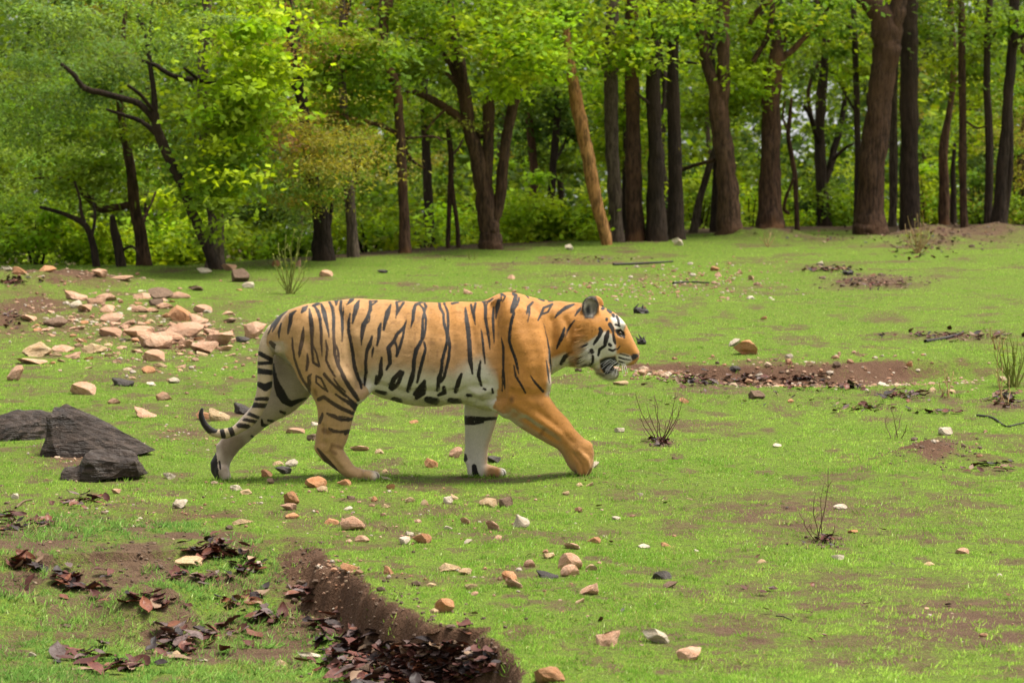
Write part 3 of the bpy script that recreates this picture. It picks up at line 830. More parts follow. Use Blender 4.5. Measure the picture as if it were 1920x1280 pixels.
HEAD_STRIPES = [
('E', [(800,550,16),(815,580,20),(790,640,15),(750,700,16),(725,740,8)]), ('E', [(900,580,13),(880,650,24),(862,720,19),(860,755,13),(795,800,14),(780,870,10)]),
('E', [(920,500,21),(950,550,18),(960,600,10)]), ('E', [(880,435,13),(880,445,13)]), ('E', [(958,385,16),(964,400,14)]), ('E', [(900,325,16),(925,350,16)]), ('E', [(830,310,15),(842,308,13)]),
('E', [(1000,400,11),(1020,450,13),(1030,510,8)]), ('E', [(985,500,9),(1040,525,7)]), ('E', [(960,620,10),(970,690,16),(985,730,10)]), ('E', [(915,740,16),(928,750,16)]),
('E', [(910,800,10),(950,815,12),(995,795,8)]), ('E', [(1040,760,5),(1010,800,6)]), ('E', [(700,815,22),(706,830,20)]), ('E', [(715,880,12),(715,950,14),(710,1000,10)]), ('E', [(662,965,14),(668,975,12)]),
('E', [(990,572,10),(1040,578,20),(1075,610,16),(1090,655,10)]), ('E', [(1000,590,10),(1020,625,9),(1055,645,8)]), ('E', [(1040,850,5),(1100,866,6),(1150,880,4)]), ('E', [(1030,895,7),(1090,915,7),(1170,925,5)]), ('E', [(1030,940,7),(1090,960,6)]),
('E', [(620,760,8),(650,730,10)]), ('E', [(590,900,14),(600,940,10)]),
]
FAR_STRIPES = [
('R', [(210,880,10),(220,1000,15),(250,1110,24),(300,1210,34),(350,1280,26)]), ('H', [(905,0,13),(920,120,22),(960,220,32),(1010,290,34),(1080,330,26),(1180,290,16),(1250,270,6)]),
('H', [(960,410,8),(1010,430,13)]), ('H', [(830,510,9),(890,520,13)]), ('H', [(760,500,8),(770,560,15),(820,570,15)]), ('H', [(650,680,8),(665,690,9)]),
('H', [(255,900,8),(225,980,20),(240,1080,26),(265,1150,26),(310,1190,22)]), ('H', [(300,960,8),(310,1040,8)]),
('G', [(195,525,34),(280,515,24),(400,520,20),(560,510,12)]), ('G', [(195,555,26),(300,572,12),(400,550,12)]), ('G', [(190,940,20),(200,980,20)]), ('G', [(300,1060,22),(310,1130,26),(330,1170,24)]),
]
TAIL_STRIPES = [
('A', [(405,455,11),(480,495,10)]), ('A', [(400,515,8),(475,512,8)]), ('A', [(400,560,14),(475,570,12)]), ('A', [(400,640,12),(440,660,18),(475,640,14)]), ('A', [(385,728,7),(450,728,10)]),
('A', [(365,765,12),(445,770,12)]), ('A', [(335,815,9),(400,840,8)]), ('A', [(310,850,8),(385,865,8)]), ('A', [(280,885,12),(340,895,11)]), ('A', [(230,905,12),(245,945,12)]), ('A', [(180,920,11),(190,955,11)]),
('A', [(135,912,16),(100,912,18),(60,870,20),(45,820,24),(60,770,22)]),
]
def stripe_field(stripes, px, py):
    """largest (half width - distance) over all stripes, in pixels of the photograph"""
    best = np.full(len(px), -30.0)
    for c, pts in stripes:
        ox, oy, s = CROP[c]
        P = np.array([(ox + a / s, oy + b / s, w / s * 1.24) for a, b, w in pts])
        lo = P[:, :2].min(0) - 16; hi = P[:, :2].max(0) + 16
        m = np.where((px > lo[0]) & (px < hi[0]) & (py > lo[1]) & (py < hi[1]))[0]
        if not len(m): continue
        x, y = px[m], py[m]
        b_ = best[m]
        for p, q in zip(P[:-1], P[1:]):
            ex, ey = q[0] - p[0], q[1] - p[1]
            t = np.clip(((x - p[0]) * ex + (y - p[1]) * ey) / (ex * ex + ey * ey + 1e-6), 0, 1)
            d = np.hypot(x - p[0] - ex * t, y - p[1] - ey * t)
            b_ = np.maximum(b_, p[2] + (q[2] - p[2]) * t - d)
        best[m] = b_
    return best

def inside(poly, px, py, soft=4.0):
    """soft membership of a polygon given in photo pixels"""
    P = np.array(poly, float)
    d = np.full(len(px), 1e9); c = np.zeros(len(px), bool)
    for p, q in zip(P, np.roll(P, -1, 0)):
        ex, ey = q - p
        t = np.clip(((px - p[0]) * ex + (py - p[1]) * ey) / (ex * ex + ey * ey + 1e-9), 0, 1)
        d = np.minimum(d, np.hypot(px - p[0] - ex * t, py - p[1] - ey * t))
        cr = ((p[1] > py) != (q[1] > py)) & (px < (q[0] - p[0]) * (py - p[1]) / (q[1] - p[1] + 1e-9) + p[0])
        c ^= cr
    return sstep(-soft, soft, np.where(c, d, -d))

def EP(pts): return [(1000 + a / 6.4, 530 + b / 6.4) for a, b in pts]

def coat(V, N):
    """pigment of the coat at points V with normals N"""
    x, y, z = V.T
    px, py = project(x, -np.abs(y), z)
    pxr, pyr = project(x, y, z)
    dl = {k: d_chain(parts[k][0][::2], x, y, z) for k in ('fore_far', 'hind_far', 'tail', 'fore_near', 'hind_near')}
    dt = torso(x, y, z); dh = skull(x, y, z)
    far_leg = (y > 0.02) & (np.minimum(dl['fore_far'], dl['hind_far']) < np.minimum(dt, dh) + 0.012) & (z < 0.62)
    far_fore = far_leg & (dl['fore_far'] < dl['hind_far']); far_hind = far_leg & ~far_fore
    tail = (dl['tail'] < np.minimum(dt, dl['hind_near']) - .004) & (x < -0.70) & (np.abs(y) < .07) & ((dl['tail'] < dl['hind_far'])) & (px < 512)
    wob = 2.2 * (vnoise3(x * 38, y * 38, z * 38, 5) - .5) + 1.4 * (vnoise3(x * 90, y * 90, z * 90, 6) - .5)
    wx = 3 * (vnoise3(x * 20, y * 20, z * 20, 8) - .5)
    body = stripe_field(BODY_STRIPES, px + wx * .4, py)
    head = stripe_field(HEAD_STRIPES, px, py)
    soft = stripe_field(SOFT_STRIPES, px, py)
    fars = stripe_field(FAR_STRIPES, pxr, pyr)
    tails = stripe_field(TAIL_STRIPES, pxr, pyr)
    is_head = px > 1078
    st = np.where(is_head, np.maximum(head, np.where(px < 1092, body, -9)), body)
    # the outer face of the far legs: bands across the limb
    outer = 2.2 - 6 * np.abs(((z + .15 * x) * 9 + .6 * vnoise3(x * 9, y * 9, z * 9, 3)) % 1 - .5) * 2
    st = np.where(far_leg, np.where((N[:, 1] > .25), np.where(far_hind, outer, -9), fars), st)
    st = np.where(tail, tails, st)
    # the side turned away carries similar stripes, shifted along the flank
    awayw = (y > .03) & ~far_leg & ~tail & (px < 1078)
    if awayw.any():
        st[awayw] = stripe_field(BODY_STRIPES, px[awayw] + 9 + 5 * np.sin(py[awayw] / 23), py[awayw])
    st = st + .25 + wob * .24
    soft = soft + wob
    # ground colours
    orange = np.array([.435, .188, .038]); tan = np.array([.415, .240, .096]); pale = np.array([.385, .270, .165]); white = np.array([.58, .53, .445])
    c = np.empty((len(px), 3))
    front = sstep(640, 960, px + (640 - py) * .25)
    c[:] = tan + (orange - tan) * np.clip(front[:, None] * 1.05, 0, 1)
    up = sstep(640, 560, py)[:, None]
    c = c * (1 - .35 * up) + orange * (.35 * up)
    low = sstep(600, 735, py + .12 * np.abs(px - 800))[:, None] * (1 - sstep(900, 960, px))[:, None] * sstep(560, 700, px)[:, None]
    c = c * (1 - .55 * low) + pale * (.55 * low)
    mott = vnoise3(x * 14, y * 14, z * 14, 21) * .6 + vnoise3(x * 45, y * 45, z * 45, 22) * .4
    c *= (0.88 + .24 * mott)[:, None]
    streak = vnoise3(x * 10 + z * 3, y * 30, z * 55, 25) * .5 + vnoise3(x * 26, y * 60, z * 120, 26) * .5
    c *= (0.84 + .34 * streak)[:, None]
    fl = sstep(.74, .82, vnoise3(x * 60, y * 60, z * 42, 27)) * sstep(.45, .62, vnoise3(x * 6, y * 6, z * 6, 28)) * (px > 640) * (px < 940)
    c = c * (1 - .45 * fl[:, None]) + np.array([.20, .10, .04]) * (.45 * fl[:, None])
    # white belly and chest
    bl = np.interp(px, [600, 684, 700, 760, 850, 880, 905, 930, 948], [760, 712, 706, 704, 712, 690, 684, 712, 760])
    wb = sstep(-30, 14, py - bl + 10 * (mott - .5)) * (px > 660) * (px < 950) * (~far_leg)
    wb = np.maximum(wb, sstep(.35, .8, -N[:, 2]) * (z > .30) * (px > 560) * (px < 1070))
    near_leg = (np.minimum(dl['hind_near'], dl['fore_near']) < dt + .004)
    wb = np.where(near_leg & (N[:, 2] > -.5), 0, wb)
    inner = near_leg & (N[:, 1] > .35) & (z < .5)
    wb = np.maximum(wb, .8 * inner)
    # throat
    wb = np.maximum(wb, inside([(1034, 672), (1060, 662), (1084, 668), (1086, 690), (1030, 700), (1024, 740), (1034, 742)], px, py, 5) * (py > 655) * .85)
    wb = np.where(far_fore, np.where(N[:, 1] < .3, sstep(12, -6, pxr - np.interp(pyr, [760, 800, 836, 860, 876, 900], [930, 922, 909, 906, 905, 905])), 0), wb)
    c = c * (1 - wb[:, None]) + white * wb[:, None]
    fh = (far_hind & (N[:, 1] < .35))[:, None]
    pinkish = np.array([.40, .315, .245]) * (0.85 + .3 * mott)[:, None]
    c = np.where(fh, pinkish, c)
    # inner thigh and the pale bulge below the tail
    it = inside([(505, 640), (538, 640), (545, 672), (566, 706), (588, 738), (560, 760), (505, 745)], px, py, 3) * (~near_leg) * (~tail) * (px < 600)
    it = np.maximum(it, (near_leg & (N[:, 0] < -.2) & (N[:, 1] > -.15) & (px < 600) & (z > .4)).astype(float) * .8)
    c = c * (1 - it[:, None]) + np.array([.36, .285, .225]) * (0.8 + .4 * mott)[:, None] * it[:, None]
    bu = np.exp(-(((px - 528) / 12) ** 2 + ((py - 652) / 12) ** 2) ** 2)
    c = c * (1 - .8 * bu[:, None]) + np.array([.46, .34, .21]) * (.8 * bu[:, None])
    st = np.where((bu > .4) & (py > 640), -9, st)
    grime = (far_hind & (z < .34)) * sstep(.45, .75, vnoise3(x * 16, y * 16, z * 11, 33)) * .6
    c = c * (1 - grime[:, None]) + np.array([.17, .105, .065]) * grime[:, None]
    toew = far_fore * sstep(934, 944, pxr) + (near_leg & (z < .12)) * sstep(692, 706, px) * (px < 730)
    c = c * (1 - toew[:, None]) + white * toew[:, None]
    c = np.where(tail[:, None], np.array([.50, .375, .25]) * (0.9 + .2 * mott)[:, None], c)
    # rear of the near shank, brownish; under-edge of the lifted foreleg, pale
    sh = (near_leg & (px > 570) & (px < 720)) * sstep(770, 830, py)
    c = c * (1 - .35 * sh[:, None]) + np.array([.40, .235, .10]) * (.35 * sh[:, None])
    ul = (near_leg & (px > 930)) * sstep(.15, .7, -N[:, 2] - N[:, 0] * .3) * sstep(.5, .3, z)
    c = c * (1 - .55 * ul[:, None]) + np.array([.42, .32, .24]) * (.55 * ul[:, None])
    # lower foreleg: tawny, browner over the wrist and toes
    lf = (near_leg & (px > 1020)) * sstep(800, 850, py)
    c = c * (1 - .45 * lf[:, None]) + np.array([.38, .20, .075]) * (.45 * lf[:, None])
    for g in (-.035, 0, .035):  # lifted paw: shade of the toe gaps put into the colour
        w_ = np.exp(-((y - NY - g) / .005) ** 2) * (px > 1078) * (px < 1120) * sstep(866, 876, py)
        c = c * (1 - .7 * w_[:, None]) + np.array([.09, .045, .02]) * (.7 * w_[:, None])
    # face
    def blend(poly, col, amt=1.0, soft_=3.0, lim=1078):
        nonlocal c
        w = inside(poly, px, py, soft_) * (px > lim) * amt
        c = c * (1 - w[:, None]) + np.array(col) * w[:, None]
    blend(EP([(640, 720), (760, 640), (860, 580), (940, 620), (985, 740), (1000, 850), (960, 880), (800, 920), (800, 1040), (850, 1110), (780, 1090), (720, 1050), (640, 1010), (580, 960), (590, 860)]), white)
    blend(EP([(930, 420), (980, 380), (1050, 420), (1110, 490), (1085, 560), (1060, 640), (1030, 640), (1000, 570), (960, 520)]), white * 1.12)
    blend(EP([(985, 860), (1080, 850), (1180, 880), (1190, 930), (1130, 990), (1000, 980)]), white)
    blend(EP([(830, 1090), (1020, 1010), (1030, 1120), (980, 1180), (860, 1150)]), white * .85)
    blend(EP([(500, 830), (560, 700), (640, 640), (640, 760), (580, 960), (520, 1000), (470, 900)]), (.55, .36, .18), .7, 5)
    # mouth, nose, ear
    blend(EP([(795, 930), (860, 895), (985, 880), (1005, 955), (1070, 985), (1045, 1015), (1005, 1020), (960, 1075), (880, 1112), (840, 1080), (805, 1020)]), (.012, .010, .010), 1, 1.6)
    blend(EP([(1165, 880), (1195, 850), (1250, 850), (1272, 880), (1225, 920), (1190, 935)]), (.02, .014, .013), 1, 1.5)
    earn = inside(EP([(580, 330), (585, 220), (640, 155), (700, 145), (760, 180), (790, 260), (770, 360), (720, 430), (620, 430)]), px, py, 2) * (px > 1078) * (z > .82)
    ear_in = earn * (N[:, 1] * np.sign(y) > .2)
    c = c * (1 - earn[:, None]) + np.array([.03, .026, .022]) * earn[:, None]
    gray = np.array([.25, .22, .175]) * (.5 + 1.0 * vnoise3(x * 70, y * 70, z * 50, 31))[:, None]
    wi = ear_in * inside(EP([(605, 330), (610, 230), (660, 175), (730, 190), (765, 260), (750, 360), (700, 410), (640, 400)]), px, py, 2)
    c = c * (1 - wi[:, None]) + gray * wi[:, None]
    dk = wi * inside(EP([(630, 300), (670, 260), (690, 330), (670, 420), (630, 420)]), px, py, 3)
    c = c * (1 - dk[:, None]) + np.array([.02, .018, .016]) * dk[:, None]
    st = np.where(earn > .5, -9, st)
    sole = (far_hind & (z < .16)) * sstep(412, 404, pxr - (pyr - 870) * .12)
    st = np.where(sole > .5, np.maximum(st, 2.0), st)
    # shade between the toes, painted into the colour
    for qx, qy in ((703, NY), (940, FY)):
        tx, _ = at_plane(qx, 893, qy)
        for g in (-.034, 0, .034):
            w_ = np.exp(-((y - qy - g) / .006) ** 2) * sstep(float(tx) - .03, float(tx) - .005, x) * (np.abs(x - float(tx)) < .07) * (z < .075)
            c = c * (1 - .8 * w_[:, None]) + np.array([.05, .035, .025]) * (.8 * w_[:, None])
    brown = np.clip(.02 + .7 * sstep(690, 610, px) * sstep(600, 640, py) * (~far_leg) * (~tail) + .5 * (vnoise3(x * 22, y * 22, z * 12, 41) - .5), 0, 1)
    return c, st, soft, brown

TC, TS, TSoft, TBr = coat(TV, TN)

t = NT('tiger_coat')
base = t.attr('pigment', 'Color')
st_ = t.attr('stripe', 'Fac'); so_ = t.attr('soft', 'Fac')
fine = t.noise(160, 2, .6, t.coords('Object', (1, 1, .45)))
st2 = t.math('ADD', st_, t.math('MULTIPLY', t.math('SUBTRACT', fine, .5), 1.6))
m1 = t.node('ShaderNodeMapRange', ins={'Value': st2, 'From Min': -.7, 'From Max': .7}).outputs[0]
m2 = t.node('ShaderNodeMapRange', ins={'Value': so_, 'From Min': -2.5, 'From Max': 2.5, 'To Max': .75}).outputs[0]
hair = t.noise(420, 2, .6, t.coords('Object', (.35, .6, 1)))
col = t.mix(.5, base, t.mix(1, base, t.ramp(hair, [(.3, .72), (.7, 1.25)]), 'MULTIPLY'))
col = t.mix(m2, col, (.14, .065, .025))
col = t.mix(m1, col, t.mix(t.attr('brown'), (.014, .011, .010), (.085, .048, .026)))
coat_mat = t.finish(t.bsdf(col, .62, t.bump(hair, .12, .003), .22, **{'Sheen Weight': .18, 'Sheen Roughness': .5}))

tiger_me = make_mesh('tiger', TV, TQ, coat_mat, True, {'pigment': TC}, {'stripe': TS, 'soft': TSoft, 'brown': TBr})
tiger = link('tiger', tiger_me, label='large orange tiger with black stripes walking across the grass', category='tiger')

# ------------------------------------------------------------------ fur: short hairs lying along the body
def fur(n):
    P = TV[TQ]
    ar = np.linalg.norm(np.cross(P[:, 2] - P[:, 0], P[:, 3] - P[:, 1]), axis=1) / 2
    ctr = P.mean(1)
    pxc, pyc = project(*ctr.T)
    # no hair in the mouth, on the nose or the soles
    mouth = inside(EP([(795, 930), (860, 895), (985, 880), (1005, 955), (1070, 985), (1045, 1015), (1005, 1020), (960, 1075), (880, 1112), (840, 1080), (805, 1020)]), pxc, pyc, .5) > .5
    nose = inside(EP([(1165, 880), (1195, 850), (1250, 850), (1280, 880), (1225, 925), (1190, 935)]), pxc, pyc, .5) > .5
    eye = np.hypot(pxc - 1162, pyc - 624) < 5
    w = ar * np.where(mouth | nose | eye, 0, 1) * np.where(pxc > 1078, 1.8, 1)
    f = rng.choice(len(TQ), n, p=w / w.sum())
    u, v = rng.random((2, n))
    Q = TQ[f]
    wt = np.stack([(1 - u) * (1 - v), u * (1 - v), u * v, (1 - u) * v], 1)[:, :, None]
    p = (TV[Q] * wt).sum(1); nn = (TN[Q] * wt).sum(1)
    nn /= np.linalg.norm(nn, axis=1, keepdims=True) + 1e-9
    c = (TC[Q] * wt).sum(1); s = (TS[Q] * wt[:, :, 0]).sum(1); so = (TSoft[Q] * wt[:, :, 0]).sum(1); br = (TBr[Q] * wt[:, :, 0]).sum(1)[:, None]
    px, py = project(*p.T)
    # lie direction: backwards on trunk and head, downwards on the limbs
    leg = sstep(.52, .32, p[:, 2]) * (px < 1120)
    d = np.stack([-1 + .9 * leg, np.zeros(n), -.25 - .9 * leg], 1)
    face = px > 1120
    d[face] = np.stack([-np.ones(face.sum()), .2 * np.sign(p[face, 1]), -.1 * np.ones(face.sum())], 1)
    tl = (px < 500) & (p[:, 1] < .04)
    d[tl] = np.stack([-.5 * np.ones(tl.sum()), np.zeros(tl.sum()), -.9 * np.ones(tl.sum())], 1)
    d += rng.normal(0, .12, (n, 3))
    d -= nn * (d * nn).sum(1, keepdims=True)
    d /= np.linalg.norm(d, axis=1, keepdims=True) + 1e-9
    ln = rng.uniform(.006, .0105, n)
    ruff = np.maximum(inside([(1070, 650), (1088, 610), (1100, 620), (1108, 690), (1080, 700)], px, py, 6), inside([(1125, 690), (1160, 690), (1160, 715), (1130, 715)], px, py, 4))
    belly = sstep(.4, .9, -nn[:, 2]) * (p[:, 2] > .3)
    ln = ln * (1 + 4.2 * ruff + 1.2 * belly) * np.where(face & (ruff < .3), .6, 1) * np.where(p[:, 2] < .16, .7, 1)
    lift = rng.uniform(.08, .26, n)[:, None]
    tip = p + ln[:, None] * (d * np.sqrt(1 - lift ** 2) + nn * lift) - np.array([0, 0, .12]) * (ruff * ln)[:, None]
    side = np.cross(nn, d); side /= np.linalg.norm(side, axis=1, keepdims=True) + 1e-9
    hw = rng.uniform(.0007, .0014, n)[:, None]
    rt = p - nn * .001
    V = np.stack([rt + side * hw, rt - side * hw, tip], 1).reshape(-1, 3)
    Fc = np.arange(3 * n).reshape(-1, 3)
    s_ = s + rng.normal(0, .25, n)
    dark = np.clip((s_ + .4) / .8, 0, 1)[:, None]
    c = c * rng.uniform(.74, 1.24, n)[:, None]
    sm = np.clip((so + 2.5) / 5, 0, 1)[:, None] * .75
    c = c * (1 - sm) + np.array([.14, .065, .025]) * sm
    c = c * (1 - dark) + (np.array([.014, .011, .010]) * (1 - br) + np.array([.085, .048, .026]) * br) * dark
    c3 = np.repeat(c, 3, 0)
    def tw(sd): return vnoise3(p[:, 0] * 34, p[:, 1] * 60, p[:, 2] * 80, sd) - .5 + .8 * (vnoise3(p[:, 0] * 80, p[:, 1] * 120, p[:, 2] * 170, sd + 7) - .5)
    nm = nn + d * .05 + .95 * np.stack([tw(81), tw(82), tw(83)], 1) + rng.normal(0, .14, (n, 3))
    cl_ = .5 * vnoise3(p[:, 0] * 40 + p[:, 2] * 30, p[:, 1] * 60, p[:, 2] * 90, 91) + .5 * vnoise3(p[:, 0] * 90, p[:, 1] * 120, p[:, 2] * 160, 92)
    c3 = np.repeat(c * (.62 + .76 * cl_)[:, None], 3, 0)
    return V, Fc, c3, np.repeat(nm / np.linalg.norm(nm, axis=1, keepdims=True), 3, 0)
fv, ff, fc, fn = fur(170000)
t = NT('tiger_fur')
fur_mat = t.finish(t.bsdf(t.attr('pigment', 'Color'), .55, spec=.25))
link('fur', make_mesh('fur', fv, ff, fur_mat, True, {'pigment': fc}, normals=fn), tiger, kind='stuff')

# ------------------------------------------------------------------ eye, whiskers, claws
def ball(name, center, r, mat, parent, scale=(1, 1, 1), seg=14):
    th = np.linspace(0, np.pi, seg); ph = np.linspace(0, 2 * np.pi, seg * 2, endpoint=False)
    T_, P_ = np.meshgrid(th, ph, indexing='ij')
    V = np.stack([np.sin(T_) * np.cos(P_), np.sin(T_) * np.sin(P_), np.cos(T_)], -1).reshape(-1, 3) * r * np.array(scale) + np.array(center)
    q = []
    m = seg * 2
    for i in range(seg - 1):
        for j in range(m):
            q.append((i * m + j, (i + 1) * m + j, (i + 1) * m + (j + 1) % m, i * m + (j + 1) % m))
    return link(name, make_mesh(name, V, np.array(q), mat), parent)
t = NT('eye_amber')
oc = t.coords('Object')
eye_mat = t.finish(t.bsdf(t.mix(t.noise(400, 2, .5, oc), (.10, .055, .014), (.18, .10, .024)), .08, spec=.6))
t = NT('pupil_black'); pupil_mat = t.finish(t.bsdf(t.mix(t.noise(300), (.006, .006, .006), (.012, .010, .010)), .06, spec=.6))
for s_ in (-1, 1):
    ex, ez = at_plane(1162.5, 624.5, -.072)
    e = ball('eye', (float(ex), s_ * .0665, float(ez)), .0098, eye_mat, tiger)
    ball('pupil', (float(ex) + .005, s_ * .0728, float(ez)), .0056, pupil_mat, e, (1, .6, 1), 8)
t = NT('whisker_white'); whisker_mat = t.finish(t.bsdf(t.mix(t.noise(90), (.75, .73, .68), (.9, .88, .84)), .4))
def strip_tube(path, radii, sides=5):
    path = np.asarray(path, float); n = len(path)
    V = []; 
    tang = np.gradient(path, axis=0); tang /= np.linalg.norm(tang, axis=1, keepdims=True) + 1e-9
    ref = np.array([0, 0, 1.0]) if abs(tang[0][2]) < .8 else np.array([1.0, 0, 0])
    for i in range(n):
        a = np.cross(tang[i], ref); a /= np.linalg.norm(a) + 1e-9
        b = np.cross(tang[i], a); ref = -np.cross(tang[i], a) if False else ref
        an = np.linspace(0, 2 * np.pi, sides, endpoint=False)
        V.append(path[i] + radii[i] * (np.cos(an)[:, None] * a + np.sin(an)[:, None] * b))
    V = np.concatenate(V)
    q = [(i * sides + j, i * sides + (j + 1) % sides, (i + 1) * sides + (j + 1) % sides, (i + 1) * sides + j) for i in range(n - 1) for j in range(sides)]
    return V, np.array(q)
for s_ in (-1, 1):
    for k, (ax, ay, bx, by) in enumerate([(1006, 905, 850, 965), (1000, 925, 830, 985), (1010, 935, 860, 1050), (1015, 945, 880, 1080), (1020, 950, 845, 1090), (1030, 965, 940, 1110), (1060, 960, 1075, 1090), (1090, 965, 1130, 1075), (1000, 915, 800, 975), (1008, 928, 815, 1030), (1040, 960, 985, 1120), (1075, 955, 1110, 1100)]):
        x_, z_ = at_plane(1000 + ax / 6.4, 530 + ay / 6.4, -.06)
        x2, z2 = at_plane(1000 + bx / 6.4, 530 + by / 6.4, -.10)
        tt = np.linspace(0, 1, 6)
        pth = np.stack([x_ + (x2 - x_) * tt, s_ * (.050 + .075 * tt), z_ + (z2 - z_) * tt + .010 * np.sin(np.pi * tt)], 1)
        v, q = strip_tube(pth, .0011 * (1 - .75 * tt), 4)
        link('whisker', make_mesh('whisker', v, q, whisker_mat), tiger)
# ================================================================== the wood behind the meadow
def bark(name, a, b, c, patch=None):
    t = NT(name)
    o = t.coords('Object')
    m = t.node('ShaderNodeMapping', ins={'Vector': o, 'Scale': (1, 1, .22)}).outputs[0]
    n1 = t.noise(9, 5, .65, m); n2 = t.noise(34, 4, .7, m); n3 = t.noise(1.3, 3, .6, o)
    rnd = t.node('ShaderNodeObjectInfo').outputs['Random']
    col = t.mix(t.ramp(n1, [(.32, 0), (.68, 1)]), a, b)
    col = t.mix(t.ramp(n2, [(.42, .7), (.56, 0)]), col, (.018, .013, .010))
    col = t.mix(t.ramp(n3, [(.45, 0), (.7, .7)]), col, c)
    if patch:
        col = t.mix(t.ramp(t.noise(1.1, 4, .6, o), [(.50, 0), (.60, .85)]), col, patch)
    col = t.mix(1, col, t.ramp(rnd, [(0, .75), (1, 1.3)]), 'MULTIPLY')
    h = t.math('ADD', n1, t.math('MULTIPLY', n2, .5))
    return t.finish(t.bsdf(col, .8, t.bump(h, .9, .05), .12))
BARK = {
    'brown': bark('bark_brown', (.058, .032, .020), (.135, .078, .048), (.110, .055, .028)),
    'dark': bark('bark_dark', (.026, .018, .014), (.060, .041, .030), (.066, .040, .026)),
    'red': bark('bark_reddish', (.072, .038, .024), (.140, .078, .048), (.105, .050, .028), (.200, .100, .045)),
    'grey': bark('bark_grey', (.075, .053, .039), (.150, .112, .080), (.095, .064, .044)),
    'bare': bark('bare_wood', (.50, .235, .080), (.62, .33, .13), (.42, .18, .06)),
}

def tube(path, radii, sides=10, knobs=.12, seed=0):
    path = np.asarray(path, float); n = len(path); radii = np.asarray(radii, float)
    tang = np.gradient(path, axis=0); tang /= np.linalg.norm(tang, axis=1, keepdims=True) + 1e-9
    ref = np.array([0, 1.0, 0]) if abs(tang[:, 1]).mean() < .7 else np.array([1.0, 0, 0])
    an = np.linspace(0, 2 * np.pi, sides, endpoint=False)
    V = []
    for i in range(n):
        a = np.cross(tang[i], ref); a /= np.linalg.norm(a) + 1e-9
        b = np.cross(tang[i], a)
        k = 1 + knobs * (vnoise(np.cos(an) * 1.3 + 5 + seed, np.sin(an) * 1.3 + i * .45 + seed, seed) - .5) * 2
        V.append(path[i] + (radii[i] * k)[:, None] * (np.cos(an)[:, None] * a + np.sin(an)[:, None] * b))
    V.append(path[-1][None] + tang[-1] * radii[-1] * .6)
    V = np.concatenate(V)
    q = np.array([(i * sides + j, i * sides + (j + 1) % sides, (i + 1) * sides + (j + 1) % sides, (i + 1) * sides + j) for i in range(n - 1) for j in range(sides)])
    tri = np.array([((n - 1) * sides + j, (n - 1) * sides + (j + 1) % sides, n * sides) for j in range(sides)])
    return V, [q, tri]

def limb(px_path, Y, Y2=None, n=5, seed=0, flare=0.0, wob=.3):
    """px_path rows (px, py, width_px) -> tube; depth runs from Y to Y2"""
    A = np.asarray(px_path, float)
    A = catmull(A, n) if len(A) > 2 else np.array([A[0] + (A[-1] - A[0]) * t for t in np.linspace(0, 1, n + 1)])
    yy = np.linspace(Y, Y if Y2 is None else Y2, len(A))
    x, z = at_plane(A[:, 0], A[:, 1], yy)
    r = A[:, 2] / 2 * (yy - CAMY) / FPX
    if flare:
        hz = z - z[0]
        r = r * (1 + flare * np.exp(-np.abs(hz) / .22))
    s = np.random.default_rng(seed)
    jit = s.normal(0, 1, (len(A), 3)) * (r * .10 * wob)[:, None]; jit[0] = 0
    return np.stack([x, yy, z], 1) + jit, r

LEAF = {  # colour, length, width, droop
    'bright': ((.245, .365, .018), .092, .064), 'mid': ((.150, .240, .020), .088, .056), 'dark': ((.065, .115, .018), .090, .055),
    'fine': ((.180, .285, .042), .056, .024), 'olive': ((.265, .240, .040), .050, .022), 'teal': ((.150, .235, .056), .066, .030), 'lime': ((.310, .445, .022), .088, .066), 'rust': ((.19, .11, .045), .055, .022)}
leaf_mat = leafy('leaf_green', trans=.42, rough=.65, tgain=(1.35, 1.3, .5), spec=.12)

